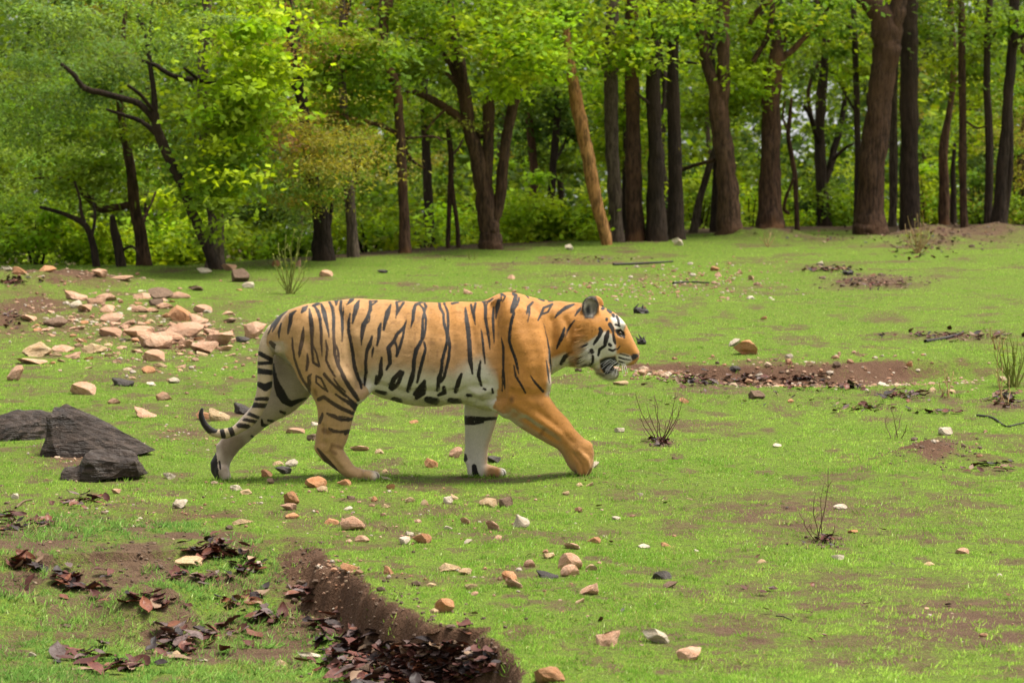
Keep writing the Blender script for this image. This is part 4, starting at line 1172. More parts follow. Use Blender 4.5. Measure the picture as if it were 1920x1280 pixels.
class Crown:
    def __init__(s): s.v = []; s.c = []
    def clump(s, c, r, n, kind, flat=.5, big=1.0):
        col, ln, wd = LEAF[kind]
        c = np.asarray(c, float)
        p = rng.normal(0, .5, (n, 3)) * np.array([r, r, r * flat]) + c
        az = rng.uniform(0, 2 * np.pi, n); dip = rng.normal(-.25, .5, n)
        d = np.stack([np.cos(az) * np.cos(dip), np.sin(az) * np.cos(dip), np.sin(dip)], 1)
        up = np.stack([rng.normal(0, .45, n), rng.normal(0, .45, n), np.ones(n)], 1)
        w = np.cross(d, up); w /= np.linalg.norm(w, axis=1, keepdims=True) + 1e-9
        L = (ln * big * rng.uniform(.6, 1.3, n))[:, None]; W = (wd * big * rng.uniform(.6, 1.3, n))[:, None]
        q = np.stack([p, p + d * L * .5 + w * W * .5, p + d * L, p + d * L * .5 - w * W * .5], 1)
        s.v.append(q.reshape(-1, 3))
        base = np.array(col) * rng.uniform(.75, 1.28) * np.array([rng.uniform(.85, 1.2), 1, rng.uniform(.8, 1.3)])
        cc = base * rng.uniform(.65, 1.35, n)[:, None]
        s.c.append(np.repeat(cc, 4, 0))
    def spray(s, center, rad, n_clumps, leaves, kind, r=.34, flat=.42, big=1.0, gap=True, mix=None):
        """clumps spread through an ellipsoid; a few holes are kept open to the sky"""
        center = np.asarray(center, float); rad = np.asarray(rad, float)
        for _ in range(n_clumps):
            u = rng.normal(0, .62, 3)
            p = center + u * rad
            px, py = project(*p)
            if gap and p[1] > 24:
                hole = False
                for hx, hy, hr, hs in GAPS:
                    if ((px - hx) / hr) ** 2 + ((py - hy) / hs) ** 2 < rng.uniform(.6, 1.3): hole = True
                if hole: continue
            k = kind if mix is None or rng.random() > .3 else mix
            s.clump(p, r * rng.uniform(.5, 1.7), int(leaves * rng.uniform(.5, 1.3)), k, flat * rng.uniform(.5, 1.2), big)
    def mesh(s, name='crown'):
        V = np.concatenate(s.v); F = np.arange(len(V)).reshape(-1, 4)
        return make_mesh(name, V, F, leaf_mat, False, {'tint': np.concatenate(s.c)})
GAPS = [(1500, 190, 36, 50), (1440, 235, 34, 40), (1515, 270, 22, 60), (1558, 165, 20, 36), (215, 168, 14, 9), (24, 70, 10, 12), (60, 62, 16, 9), (1120, 62, 14, 12), (1398, 360, 12, 14), (1490, 320, 18, 30)]

def ball_at(px, py, Y):
    x, z = at_plane(px, py, Y); return np.array([float(x), Y, float(z)])

N_LEAVES = 0
def tree(label, Y, stems, kind='brown', branches=(), sprays=(), top=3.5, canopy=True, sides=11, group=None, flare=.35, seed=None, leafkind='mid'):
    """stems: pixel paths from the foot upwards; the first one starts at the ground"""
    global N_LEAVES
    seed = R3.randrange(9999) if seed is None else seed
    p0 = stems[0][0]
    base = ball_at(p0[0], p0[1], Y)
    gz_ = float(HF(np.array([base[0]]), np.array([Y]))[0])
    root = bpy.data.objects.new('tree', None); COL.objects.link(root)
    root.location = (base[0], Y, gz_); root.empty_display_size = .3
    tag(root, label, 'tree', group)
    inv = np.array([base[0], Y, gz_])
    Vs, Fs, off = [], [], 0
    tops = []
    for i, st in enumerate(stems):
        st = list(st)
        P, r = limb(st, Y, None, 5, seed + i, flare if i == 0 else 0)
        if i == 0:                                            # set the foot into the earth
            foot = P[0].copy(); foot[2] = min(gz_ - .12, foot[2] - .05)
            P = np.vstack([foot, P]); r = np.concatenate([[r[0] * 1.12], r])
        if st[-1][1] < 40 and top > 0:                           # carry on above what the picture shows
            d = P[-1] - P[-4]; d /= np.linalg.norm(d) + 1e-9
            d = d * .6 + np.array([0, 0, .4]); d /= np.linalg.norm(d)
            ext = np.array([P[-1] + d * (top * f) + np.array([math.sin(seed + 3 * f) * .12 * f, math.cos(seed + 2 * f) * .25 * f, 0]) for f in (.25, .5, .75, 1)])
            P = np.vstack([P, ext]); r = np.concatenate([r, r[-1] * np.array([.9, .75, .55, .32])])
            tops.append(P[-1]); tops.append(P[-2])
        v, f = tube(P, r, sides, .14, seed + i)
        Vs.append(v); Fs.append([a + off for a in f]); off += len(v)
    V = np.concatenate(Vs) - inv
    quads = np.concatenate([f[0] for f in Fs]); tris = np.concatenate([f[1] for f in Fs])
    link('trunk', make_mesh('trunk', V, [quads, tris], BARK[kind]), root)
    for i, b in enumerate(branches):
        dy = R3.uniform(-.5, .6)
        P, r = limb(b, Y, Y + dy, 5, seed + 40 + i, 0, .9)
        v, f = tube(P, r, 7, .15, seed + i)
        link('branch', make_mesh('branch', v - inv, f, BARK[kind if kind != 'bare' else 'brown']), root)
    cr = Crown()
    if canopy and tops:
        for tp in tops[:4]:
            cr.spray(tp + np.array([0, 0, .6]), (1.7, 1.8, 1.3), 8, 20, leafkind, .6, .5, 2.4, False)
    for (px, py, rx, ry, dy, nc, nl, lk, *more) in sprays:
        if dy <= -10: dy += 9.2                                  # hangs in front of its stem
        elif py > 200 and Y < 33: dy = abs(dy) + 1.0            # low sprays hang behind the stem
        elif dy < 0: nc = max(3, int(nc * .48))
        Yc = Y + dy
        sc = (Yc - CAMY) / FPX
        cr.spray(ball_at(px, py, Yc), (rx * sc, .8, ry * sc), nc, nl, lk, .34, .36, 1.0, True, more[0] if more else None)
    if cr.v:
        for a in cr.v: N_LEAVES += len(a) // 4
        me = cr.mesh()
        o = link('crown', me, root)
        me.transform(__import__('mathutils').Matrix.Translation(-Vector(inv)))
    return root

# Y of a foot seen at height py on level ground
def foot_Y(px, py): return g2(px, py)[1]

# ---- the front row, read off the photograph from left to right ------------------------------------------------
tree('crooked brown tree at the meadow edge with a level limb reaching toward the boulders', 22.5, [[(270, 500, 24), (264, 439, 22), (252, 390, 22), (248, 341, 20), (240, 285, 18), (230, 240, 16), (224, 180, 12), (230, 90, 10), (235, 20, 8)]], 'brown',
     [[(246, 384, 15), (220, 388, 14), (187, 392, 14), (160, 366, 12), (134, 341, 10), (95, 333, 6), (61, 335, 4)], [(262, 430, 8), (275, 400, 6), (292, 360, 4)]],
     [(120, 300, 150, 60, -.6, 26, 150, 'fine'), (60, 380, 90, 40, -.3, 12, 130, 'fine'), (220, 330, 60, 40, .5, 8, 120, 'mid')], leafkind='fine')
tree('slender dark tree forking low beside the crooked brown tree', 21.5, [[(183, 512, 14), (175, 459, 13), (160, 423, 12), (122, 402, 9), (75, 388, 6)]], 'dark', [[(160, 424, 8), (152, 395, 7), (150, 374, 6), (140, 340, 4)], [(172, 450, 7), (178, 410, 6), (176, 380, 4)]],
     [(60, 360, 60, 40, -.2, 8, 130, 'fine'), (140, 330, 40, 30, 0, 5, 130, 'mid')], top=0, flare=.15)
tree('short dark stem standing just under the crooked brown tree', 21.8, [[(229, 508, 18), (221, 459, 17), (213, 427, 14), (211, 405, 11)]], 'dark', [[(228, 470, 6), (248, 462, 5), (262, 480, 3)]], [(200, 250, 50, 50, .4, 8, 120, 'mid')], top=0, flare=.15)
tree('dark leaning tree with long limbs under a feathery spreading crown', 20.3, [[(408, 505, 22), (385, 455, 19), (360, 398, 18), (345, 358, 18), (321, 305, 18), (301, 260, 18), (292, 228, 16), (288, 170, 11), (280, 100, 8), (285, 20, 6)]], 'dark',
     [[(294, 232, 14), (275, 208, 13), (255, 192, 12), (225, 184, 12), (195, 175, 12), (165, 168, 11), (148, 155, 10), (138, 140, 10), (115, 120, 6)], [(300, 258, 11), (280, 240, 10), (262, 226, 9), (230, 215, 7), (200, 205, 5)], [(290, 212, 8), (265, 180, 7), (240, 160, 6)],
      [(420, 165, 14), (395, 156, 12), (360, 150, 11), (320, 140, 10), (290, 122, 8), (260, 112, 5)], [(380, 155, 9), (360, 140, 7), (345, 128, 5)]],
     [(110, 50, 130, 55, -1.6, 46, 170, 'teal', 'fine'), (270, 40, 110, 45, -1.4, 34, 170, 'teal', 'fine'), (180, 160, 150, 60, 1.6, 24, 170, 'teal', 'fine'), (60, 190, 90, 60, 1.2, 26, 160, 'fine', 'teal'), (200, 120, 110, 40, 1, 24, 160, 'teal'), (330, 160, 70, 60, 1.2, 18, 150, 'fine', 'mid'), (30, 260, 60, 60, -1, 16, 150, 'fine'), (180, 240, 110, 50, -.6, 14, 140, 'fine', 'mid')], leafkind='teal')
tree('stout greyish trunk rising at the meadow edge beside the dark leaning tree', 20.8, [[(404, 507, 34), (405, 460, 30), (404, 415, 29), (396, 370, 28), (388, 320, 26), (384, 240, 24), (380, 160, 22), (385, 60, 20), (388, 10, 18)]], 'grey',
     [[(392, 340, 10), (420, 300, 8), (450, 280, 5)]], [(465, 90, 44, 70, -.9, 36, 120, 'lime', 'bright'), (455, 185, 40, 50, -.7, 24, 120, 'bright', 'lime'), (470, 30, 60, 40, -.6, 14, 110, 'lime'), (420, 280, 28, 50, -10.2, 20, 110, 'mid', 'bright'), (415, 365, 26, 30, -10, 14, 110, 'mid', 'bright'), (425, 215, 34, 34, -10, 14, 110, 'bright', 'mid'), (380, 330, 40, 60, .6, 14, 110, 'mid'), (480, 140, 40, 60, -.5, 12, 110, 'lime')], leafkind='bright')
tree('thick dark trunk half hidden by olive foliage, topped by a leaning stem', 22.2, [[(606, 490, 36), (604, 450, 34), (602, 406, 32), (590, 358, 28), (580, 290, 24), (568, 200, 20), (560, 165, 20), (548, 100, 18), (545, 60, 16), (540, 5, 15)]], 'dark',
     [[(618, 420, 8), (622, 390, 7), (624, 358, 6), (621, 330, 4)], [(575, 190, 10), (540, 150, 8), (515, 120, 6), (500, 90, 5)], [(600, 300, 9), (620, 260, 7), (650, 240, 5)]],
     [(590, 300, 66, 50, -10.2, 34, 150, 'olive', 'fine'), (560, 240, 60, 40, -10.1, 18, 150, 'olive', 'rust'), (640, 260, 40, 40, -10, 14, 150, 'olive'), (570, 370, 60, 28, -10, 16, 150, 'fine', 'olive'), (600, 80, 70, 70, -.3, 20, 150, 'olive', 'rust'), (520, 60, 60, 60, -.1, 16, 140, 'rust', 'olive'), (620, 400, 50, 20, -.7, 8, 140, 'fine')], leafkind='olive')
tree('pale grey trunk between the olive tree and the straight reddish trunk', 22.8, [[(662, 482, 21), (660, 440, 20), (658, 406, 20), (652, 325, 18), (648, 240, 15), (640, 120, 13), (642, 20, 11)]], 'grey', [], [(660, 140, 50, 60, .6, 14, 120, 'mid'), (650, 270, 30, 50, -10, 12, 110, 'olive', 'mid'), (680, 110, 36, 40, -.4, 14, 120, 'bright', 'mid'), (640, 90, 40, 40, .4, 12, 110, 'bright')], flare=.2)
tree('tall slim reddish trunk with a kink and long dead side branches', 23.7, [[(760, 476, 21), (758, 420, 19), (756, 366, 19), (753, 300, 19), (750, 244, 18), (747, 200, 18), (744, 163, 17), (733, 135, 16), (723, 106, 17), (720, 75, 17), (720, 41, 17), (727, 10, 18), (730, -15, 17)]], 'red',
     [[(748, 254, 9), (725, 240, 9), (699, 232, 8), (665, 236, 7), (642, 236, 6), (600, 230, 4), (565, 236, 3)], [(700, 232, 5), (680, 222, 4), (672, 210, 3)], [(720, 53, 8), (695, 55, 7), (670, 61, 6), (650, 72, 5), (625, 85, 3)], [(744, 160, 9), (728, 152, 8), (712, 156, 6)],
      [(757, 270, 6), (765, 290, 6), (778, 305, 5), (795, 315, 3)], [(735, 142, 6), (755, 140, 5), (770, 152, 3)], [(756, 260, 5), (780, 258, 4), (812, 256, 4), (828, 264, 3)], [(718, 42, 9), (712, 20, 8), (716, 0, 8)]],
     [(690, 150, 50, 40, .8, 18, 120, 'bright'), (640, 190, 50, 36, .8, 14, 120, 'bright', 'mid'), (780, 20, 40, 30, .3, 8, 110, 'mid')])
tree('stout brown trunk forking into three heavy upright stems', 24.7, [[(921, 468, 36), (919, 445, 35), (917, 425, 35), (912, 395, 35), (906, 350, 34), (900, 315, 31), (890, 275, 27), (882, 252, 26), (875, 205, 25), (870, 163, 24), (862, 120, 23), (853, 81, 22), (848, 50, 19), (845, 22, 13)],
      [(912, 345, 26), (914, 310, 22), (914, 284, 22), (916, 228, 22), (916, 185, 22)], [(922, 418, 24), (935, 386, 23), (940, 350, 22), (942, 325, 21), (946, 285, 20), (951, 252, 20), (958, 215, 20), (964, 188, 20), (970, 160, 17)]], 'brown',
     [[(872, 232, 17), (850, 212, 16), (825, 195, 15), (800, 182, 13), (775, 172, 9)], [(866, 185, 14), (858, 155, 12), (845, 122, 11), (830, 100, 9), (821, 86, 8), (800, 74, 6), (770, 72, 5), (732, 75, 3)], [(862, 165, 10), (840, 140, 8), (815, 135, 6), (785, 140, 4)],
      [(924, 180, 11), (938, 172, 10), (955, 165, 9)], [(905, 258, 14), (898, 250, 13), (893, 246, 10)], [(840, 200, 6), (815, 225, 4), (795, 250, 3)]],
     [(930, 50, 80, 50, .9, 30, 120, 'bright', 'mid'), (985, 100, 50, 45, -.8, 30, 120, 'bright', 'lime'), (830, 40, 60, 40, -.4, 16, 120, 'bright', 'mid'), (1010, 40, 60, 40, -.5, 18, 120, 'mid', 'bright'), (920, 150, 40, 26, -.8, 10, 110, 'lime'), (780, 110, 50, 36, .2, 10, 120, 'mid'), (1000, 150, 40, 30, -.2, 10, 110, 'bright')], leafkind='bright', top=2.5)
tree('leaning bare orange trunk stripped of its bark', 25.4, [[(1138, 458, 20), (1133, 430, 22), (1121, 391, 24), (1111, 340, 25), (1102, 293, 25), (1092, 245, 25), (1082, 195, 24), (1077, 165, 23), (1072, 137, 20), (1067, 100, 16), (1063, 70, 14), (1061, 34, 10)]], 'bare', [], [], top=0, canopy=False, flare=.05)
tree('pale brown trunk with a bare limb reaching across the orange trunk', 26.3, [[(1157, 459, 28), (1155, 420, 26), (1152, 352, 26), (1148, 290, 26), (1146, 234, 26), (1146, 170, 27), (1146, 117, 27), (1148, 60, 26), (1148, 10, 24)]], 'grey',
     [[(1140, 133, 10), (1125, 124, 9), (1100, 119, 8), (1078, 117, 8), (1050, 118, 6), (1022, 117, 4)], [(1095, 30, 7), (1060, 20, 6), (1030, 30, 4)], [(1030, 125, 4), (1018, 135, 3)]], [(1150, 210, 24, 60, -.6, 18, 100, 'bright', 'mid'), (1170, 90, 40, 40, -.6, 14, 100, 'bright'), (1060, 20, 50, 20, -.6, 14, 110, 'bright', 'mid'), (1050, 100, 30, 14, .6, 8, 100, 'bright'), (1155, 280, 16, 30, -.5, 6, 90, 'bright')])
tree('thin blackish stem squeezed between the pale brown trunk and a reddish one', 27.5, [[(1173, 459, 14), (1172, 380, 14), (1174, 280, 13), (1176, 180, 12), (1180, 60, 11), (1182, 10, 10)]], 'dark', [], [], flare=.1)
tree('reddish trunk hung with yellow green shoots, between two blackish trunks', 26.5, [[(1193, 459, 34), (1191, 420, 32), (1188, 340, 30), (1187, 260, 28), (1186, 160, 26), (1185, 90, 25), (1184, 10, 24)]], 'red', [], [(1192, 250, 22, 50, -.6, 12, 90, 'bright', 'olive'), (1195, 110, 30, 60, -.5, 14, 100, 'bright', 'mid'), (1188, 320, 14, 24, -.5, 4, 80, 'olive')])
tree('broken topped blackish trunk standing in the tight group of four', 26.4, [[(1231, 459, 37), (1231, 420, 35), (1230, 340, 33), (1230, 290, 31), (1227, 250, 27), (1226, 205, 27), (1226, 164, 28), (1226, 120, 27), (1227, 82, 22), (1229, 72, 9)]], 'dark',
     [[(1232, 225, 9), (1243, 200, 8), (1246, 165, 7), (1242, 120, 6), (1238, 80, 5), (1245, 40, 4)], [(1224, 200, 7), (1205, 185, 6), (1192, 172, 4)], [(1228, 80, 6), (1222, 50, 5), (1216, 20, 4)]], [(1230, 30, 40, 30, -.2, 10, 100, 'mid', 'bright')], top=0)
tree('straight dark brown trunk standing last in the tight group of four', 26.9, [[(1267, 455, 31), (1267, 400, 29), (1266, 330, 27), (1265, 273, 26), (1263, 200, 24), (1262, 156, 24), (1262, 100, 22), (1263, 52, 20), (1270, 44, 8)]], 'dark', [[(1270, 118, 6), (1295, 118, 5), (1315, 121, 4)], [(1262, 60, 9), (1250, 50, 7), (1240, 60, 4)]], [(1270, 40, 50, 30, .3, 12, 110, 'mid', 'bright')], top=0)
tree('leaning grey pole between the group of four and the forked trunk', 28.8, [[(1297, 452, 16), (1305, 410, 15), (1316, 360, 14), (1326, 325, 13), (1340, 280, 11)]], 'grey', [], [], top=0, canopy=False, flare=.1)
tree('dark narrow trunk half behind the big forked trunk', 29.2, [[(1341, 448, 22), (1342, 380, 20), (1346, 300, 18), (1344, 220, 15), (1335, 120, 13), (1330, 10, 12)]], 'dark', [[(1340, 300, 8), (1310, 308, 7), (1280, 320, 5)]], [(1330, 200, 40, 60, .6, 10, 110, 'mid')], flare=.15)
tree('big brown trunk forked at mid height into two upright stems', 27.6, [[(1369, 447, 46), (1367, 420, 42), (1365, 370, 40), (1362, 325, 38), (1357, 280, 37), (1351, 245, 36), (1347, 205, 37), (1342, 170, 27), (1334, 145, 23), (1327, 125, 22), (1319, 80, 21), (1311, 39, 20), (1303, 5, 18)],
      [(1352, 215, 26), (1356, 170, 25), (1357, 117, 25), (1356, 80, 24), (1355, 39, 25), (1357, 5, 26)]], 'brown', [[(1320, 80, 8), (1296, 50, 7), (1284, 10, 6)], [(1340, 300, 8), (1318, 306, 7), (1280, 316, 5), (1262, 322, 4)]], [(1330, 30, 60, 24, -.3, 10, 110, 'mid', 'bright'), (1385, 160, 40, 60, .8, 14, 110, 'bright', 'mid')], top=4)
tree('brown trunk with an orange weathered side and a splintered top', 28.2, [[(1445, 440, 50), (1444, 420, 46), (1444, 370, 42), (1445, 312, 40), (1446, 250, 38), (1447, 195, 36), (1450, 150, 34), (1454, 117, 31), (1457, 85, 22), (1459, 60, 12)]], 'red',
     [[(1462, 125, 16), (1470, 105, 13), (1482, 98, 12), (1510, 70, 10), (1541, 35, 8), (1560, 0, 6)], [(1411, 118, 12), (1422, 98, 11), (1437, 74, 11), (1446, 40, 11), (1449, 0, 10)], [(1400, 75, 10), (1405, 50, 10), (1420, 22, 10), (1445, 2, 9)], [(1458, 100, 10), (1470, 80, 8), (1473, 62, 5)]],
     [(1430, 40, 50, 30, .4, 12, 110, 'mid', 'bright'), (1400, 150, 40, 40, .5, 12, 110, 'bright', 'lime'), (1500, 40, 50, 30, .4, 12, 110, 'mid')], top=0)
tree('thin wavy reddish stem beside the splintered brown trunk', 29.0, [[(1495, 441, 10), (1493, 380, 9), (1491, 332, 10), (1484, 290, 10), (1478, 254, 9), (1481, 220, 8), (1484, 185, 6)]], 'red', [[(1478, 400, 7), (1470, 390, 7), (1478, 360, 6), (1489, 335, 6)], [(1479, 250, 5), (1468, 220, 4), (1472, 190, 3)]], [], top=0, canopy=False, flare=.05)
tree('black crooked tree leaning in front of the bright gap in the wood', 33.0, [[(1548, 446, 36), (1545, 400, 26), (1540, 340, 22), (1537, 273, 21), (1538, 210, 20), (1542, 156, 19), (1546, 120, 15), (1540, 60, 12), (1530, 10, 10)]], 'dark', [[(1545, 345, 17), (1558, 310, 15), (1566, 275, 14), (1577, 230, 12), (1584, 180, 9), (1575, 145, 6)], [(1540, 285, 10), (1520, 220, 9), (1508, 200, 7)], [(1560, 300, 8), (1585, 278, 6), (1600, 270, 4)]],
     [(1560, 380, 50, 30, -.4, 10, 110, 'mid', 'bright'), (1560, 225, 26, 26, -.3, 4, 100, 'mid')], flare=.1)
tree('slim black stem close behind the big leaning trunk', 32.0, [[(1606, 444, 15), (1607, 391, 13), (1608, 300, 12), (1606, 195, 12), (1604, 120, 12), (1602, 59, 11), (1600, 5, 10)]], 'dark', [[(1604, 60, 8), (1592, 50, 7), (1585, 45, 4)], [(1606, 210, 6), (1595, 195, 5), (1588, 180, 3)]], [(1580, 60, 50, 40, .4, 12, 120, 'mid', 'bright'), (1610, 130, 30, 40, .5, 6, 110, 'bright')], flare=.1)
tree('massive dark brown trunk leaning toward a fork at the top, thickest in the wood', 28.4, [[(1630, 444, 60), (1630, 428, 56), (1631, 390, 52), (1634, 312, 52), (1642, 250, 51), (1650, 195, 50), (1657, 140, 51), (1662, 98, 53), (1661, 60, 56), (1650, 25, 46), (1625, 0, 34), (1600, -25, 28)], [(1666, 75, 44), (1676, 40, 38), (1684, 10, 32), (1692, -25, 27)]], 'brown', [], [(1600, 30, 30, 20, -.3, 5, 100, 'mid')], top=4, flare=.25)
tree('grey thin trunk glimpsed between the two largest trunks', 31.0, [[(1674, 440, 18), (1674, 400, 16), (1675, 300, 16), (1675, 220, 15), (1678, 120, 13), (1684, 10, 12)]], 'grey', [], [], flare=.1)
tree('dark straight thick trunk beside the massive leaning one', 29.4, [[(1708, 440, 40), (1707, 406, 37), (1706, 320, 35), (1705, 234, 34), (1704, 150, 33), (1704, 78, 33), (1707, 20, 30), (1710, -10, 28)]], 'dark', [], [(1740, 60, 40, 40, .8, 12, 120, 'mid', 'dark')], top=4, flare=.2)
tree('stubby reddish trunk behind the earth heap with pale upper stem', 32.0, [[(1771, 440, 24), (1770, 400, 22), (1770, 340, 20), (1769, 281, 18), (1778, 220, 12), (1787, 160, 13), (1788, 117, 14), (1785, 60, 12), (1782, 10, 11)]], 'red', [], [(1770, 240, 30, 30, -.3, 6, 100, 'mid')], flare=.1)
tree('dark stump like stem touching the stubby reddish trunk', 32.4, [[(1787, 440, 14), (1788, 380, 12), (1787, 320, 10), (1790, 270, 7)]], 'dark', [], [], top=0, canopy=False, flare=.1)
tree('straight slim brown trunk alone between earth heap and picture edge trees', 30.0, [[(1809, 440, 16), (1807, 390, 15), (1805, 300, 15), (1805, 234, 15), (1804, 120, 15), (1803, 40, 14), (1802, 0, 14)]], 'brown', [[(1806, 225, 5), (1832, 240, 4), (1850, 236, 3)]], [(1820, 110, 50, 50, .8, 16, 120, 'mid', 'bright')], flare=.1)
tree('dark thin trunk running parallel to the crooked black double trunk', 29.8, [[(1853, 442, 17), (1853, 400, 15), (1855, 320, 15), (1854, 234, 15), (1850, 150, 14), (1853, 39, 13), (1856, 0, 12)]], 'dark', [[(1852, 90, 8), (1866, 60, 7), (1880, 40, 5)]], [], flare=.1)
tree('crooked black double trunk nearest the edge of the picture', 29.0, [[(1872, 444, 34), (1874, 414, 30), (1878, 340, 26), (1883, 280, 22), (1887, 234, 21), (1891, 170, 20), (1896, 117, 20), (1900, 60, 20), (1902, 5, 20)], [(1884, 410, 14), (1893, 330, 13), (1895, 260, 12), (1893, 200, 11)]], 'dark', [[(1897, 95, 10), (1915, 70, 8), (1930, 60, 6)]], [(1900, 40, 40, 30, .5, 8, 110, 'mid'), (1905, 230, 30, 90, 1, 14, 120, 'olive', 'mid')], flare=.15)
tree('thin twin stem standing between the reddish trunk and the three stemmed tree', 25.2, [[(840, 470, 9), (841, 420, 9), (844, 350, 10), (846, 300, 11), (842, 260, 9), (838, 230, 6)], [(860, 470, 9), (857, 420, 8), (850, 370, 8), (846, 330, 8)]], 'brown', [[(848, 290, 6), (858, 280, 5), (868, 262, 4)], [(840, 262, 5), (825, 258, 4), (805, 258, 3)]], [(850, 200, 40, 30, .4, 8, 120, 'olive', 'mid')], top=0, flare=.05)
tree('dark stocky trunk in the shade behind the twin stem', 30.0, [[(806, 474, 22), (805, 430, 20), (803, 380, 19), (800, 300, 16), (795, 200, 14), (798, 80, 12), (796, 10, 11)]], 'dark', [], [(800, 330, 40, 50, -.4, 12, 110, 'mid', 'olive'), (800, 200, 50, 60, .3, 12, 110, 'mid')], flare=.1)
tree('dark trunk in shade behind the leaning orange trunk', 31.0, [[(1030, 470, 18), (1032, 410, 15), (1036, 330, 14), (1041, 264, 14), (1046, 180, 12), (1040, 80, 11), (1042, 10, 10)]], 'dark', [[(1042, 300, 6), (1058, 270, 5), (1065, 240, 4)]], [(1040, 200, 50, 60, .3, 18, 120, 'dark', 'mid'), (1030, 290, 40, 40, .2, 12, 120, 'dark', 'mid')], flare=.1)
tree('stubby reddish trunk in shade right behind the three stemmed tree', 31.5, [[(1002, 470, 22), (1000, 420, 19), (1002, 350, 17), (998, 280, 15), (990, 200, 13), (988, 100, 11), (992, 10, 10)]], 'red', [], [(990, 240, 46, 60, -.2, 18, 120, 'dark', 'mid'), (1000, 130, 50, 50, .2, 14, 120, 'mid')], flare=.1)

# ---- trees deeper in the wood -----------------------------------------------------------------------------------
deep_kinds = ['bright', 'mid', 'lime', 'dark', 'olive', 'mid', 'dark']
FRONT = [(0, 'the tall bush at the open end'), (190, 'the slender dark forked tree'), (250, 'the crooked brown tree'), (345, 'the dark leaning tree'), (404, 'the stout greyish trunk'), (600, 'the olive leaved tree'), (660, 'the pale grey trunk'), (755, 'the kinked reddish trunk'), (846, 'the thin twin stem'), (915, 'the three stemmed tree'),
         (1100, 'the leaning orange trunk'), (1190, 'the tight group of four'), (1265, 'the straight dark brown trunk'), (1360, 'the big forked trunk'), (1445, 'the splintered trunk'), (1540, 'the black crooked tree'), (1640, 'the massive leaning trunk'), (1707, 'the dark straight thick trunk'), (1805, 'the straight slim trunk'), (1880, 'the crooked double trunk')]
DEEP_LABELS = set()
for i in range(22):
    Y = 33 + (i * 7.7) % 26
    px = -120 + (i * 97.3) % 2180
    w = R3.uniform(9, 22) * 50 / (Y + 20)
    if px < 420: w *= .55
    j = lambda k: R3.uniform(-k, k)
    st = [[(px, 470 - Y * .3, w * 1.1), (px + j(6), 380, w), (px + j(14), 280, w * .95), (px + j(20), 170, w * .85), (px + j(26), 70, w * .8), (px + j(30), 5, w * .75)]]
    x_mid = px
    lk = deep_kinds[i % 7]
    sp = [(px + j(60), R3.uniform(40, 150), 110, 80, j(2), 18, 110, lk, 'mid'), (px + j(80), R3.uniform(170, 300), 110, 80, j(2), 15, 110, lk, deep_kinds[(i + 2) % 7]), (px + j(60), R3.uniform(310, 420), 90, 60, j(2), 11, 110, deep_kinds[(i + 3) % 7], 'mid')]
    bk = ['dark', 'brown', 'dark', 'grey'][i % 4]
    nm_ = min(FRONT, key=lambda f: abs(f[0] - px))
    lab = f"{'thin' if w < 11 else 'thicker'} {dict(dark='blackish', brown='brown', grey='greyish')[bk]} tree deep in the wood {'past' if abs(nm_[0] - px) > 22 else 'behind'} {nm_[1]}"
    while lab in DEEP_LABELS: lab = lab.replace('tree deep', 'tree farther deep') if 'farther' not in lab else 'second ' + lab
    DEEP_LABELS.add(lab)
    tree(lab, Y, st, bk, [], sp, top=4, sides=8, group='trees deep inside the wood', flare=.1, leafkind='dark')

# ---- undergrowth: leafy bushes at the foot of the trees -----------------------------------------------------------
def bush(px, py, Y, rx, ry, n, leaves, kind, mix, label):
    c = ball_at(px, py, Y); sc = (Y - CAMY) / FPX
    g = float(HF(np.array([c[0]]), np.array([Y]))[0])
    root = bpy.data.objects.new('bush', None); COL.objects.link(root); root.location = (c[0], Y, g)
    tag(root, label, 'bush', 'leafy bushes along the wood edge')
    inv = np.array([c[0], Y, g])
    cr = Crown(); cr.spray(c, (rx * sc, .7, ry * sc), n, leaves, kind, .24, .6, .95, False, mix)
    me = cr.mesh('foliage'); me.transform(__import__('mathutils').Matrix.Translation(-Vector(inv)))
    link('foliage', me, root)
    Vs, Fs, off = [], [], 0
    for k in range(5):
        a = R3.uniform(0, 6.3); h = max(.3, (c[2] - g) + ry * sc * .6)
        P = np.array([[math.cos(a) * .05, math.sin(a) * .05, -.05], [math.cos(a) * .15, math.sin(a) * .12, h * .5], [math.cos(a) * rx * sc * .6, math.sin(a) * .4, h]])
        v, f = tube(catmull(P, 4), np.linspace(.018, .006, 9), 5, .1, k)
        link('stem', make_mesh('stem', v, f, BARK['dark']), root)
    return root
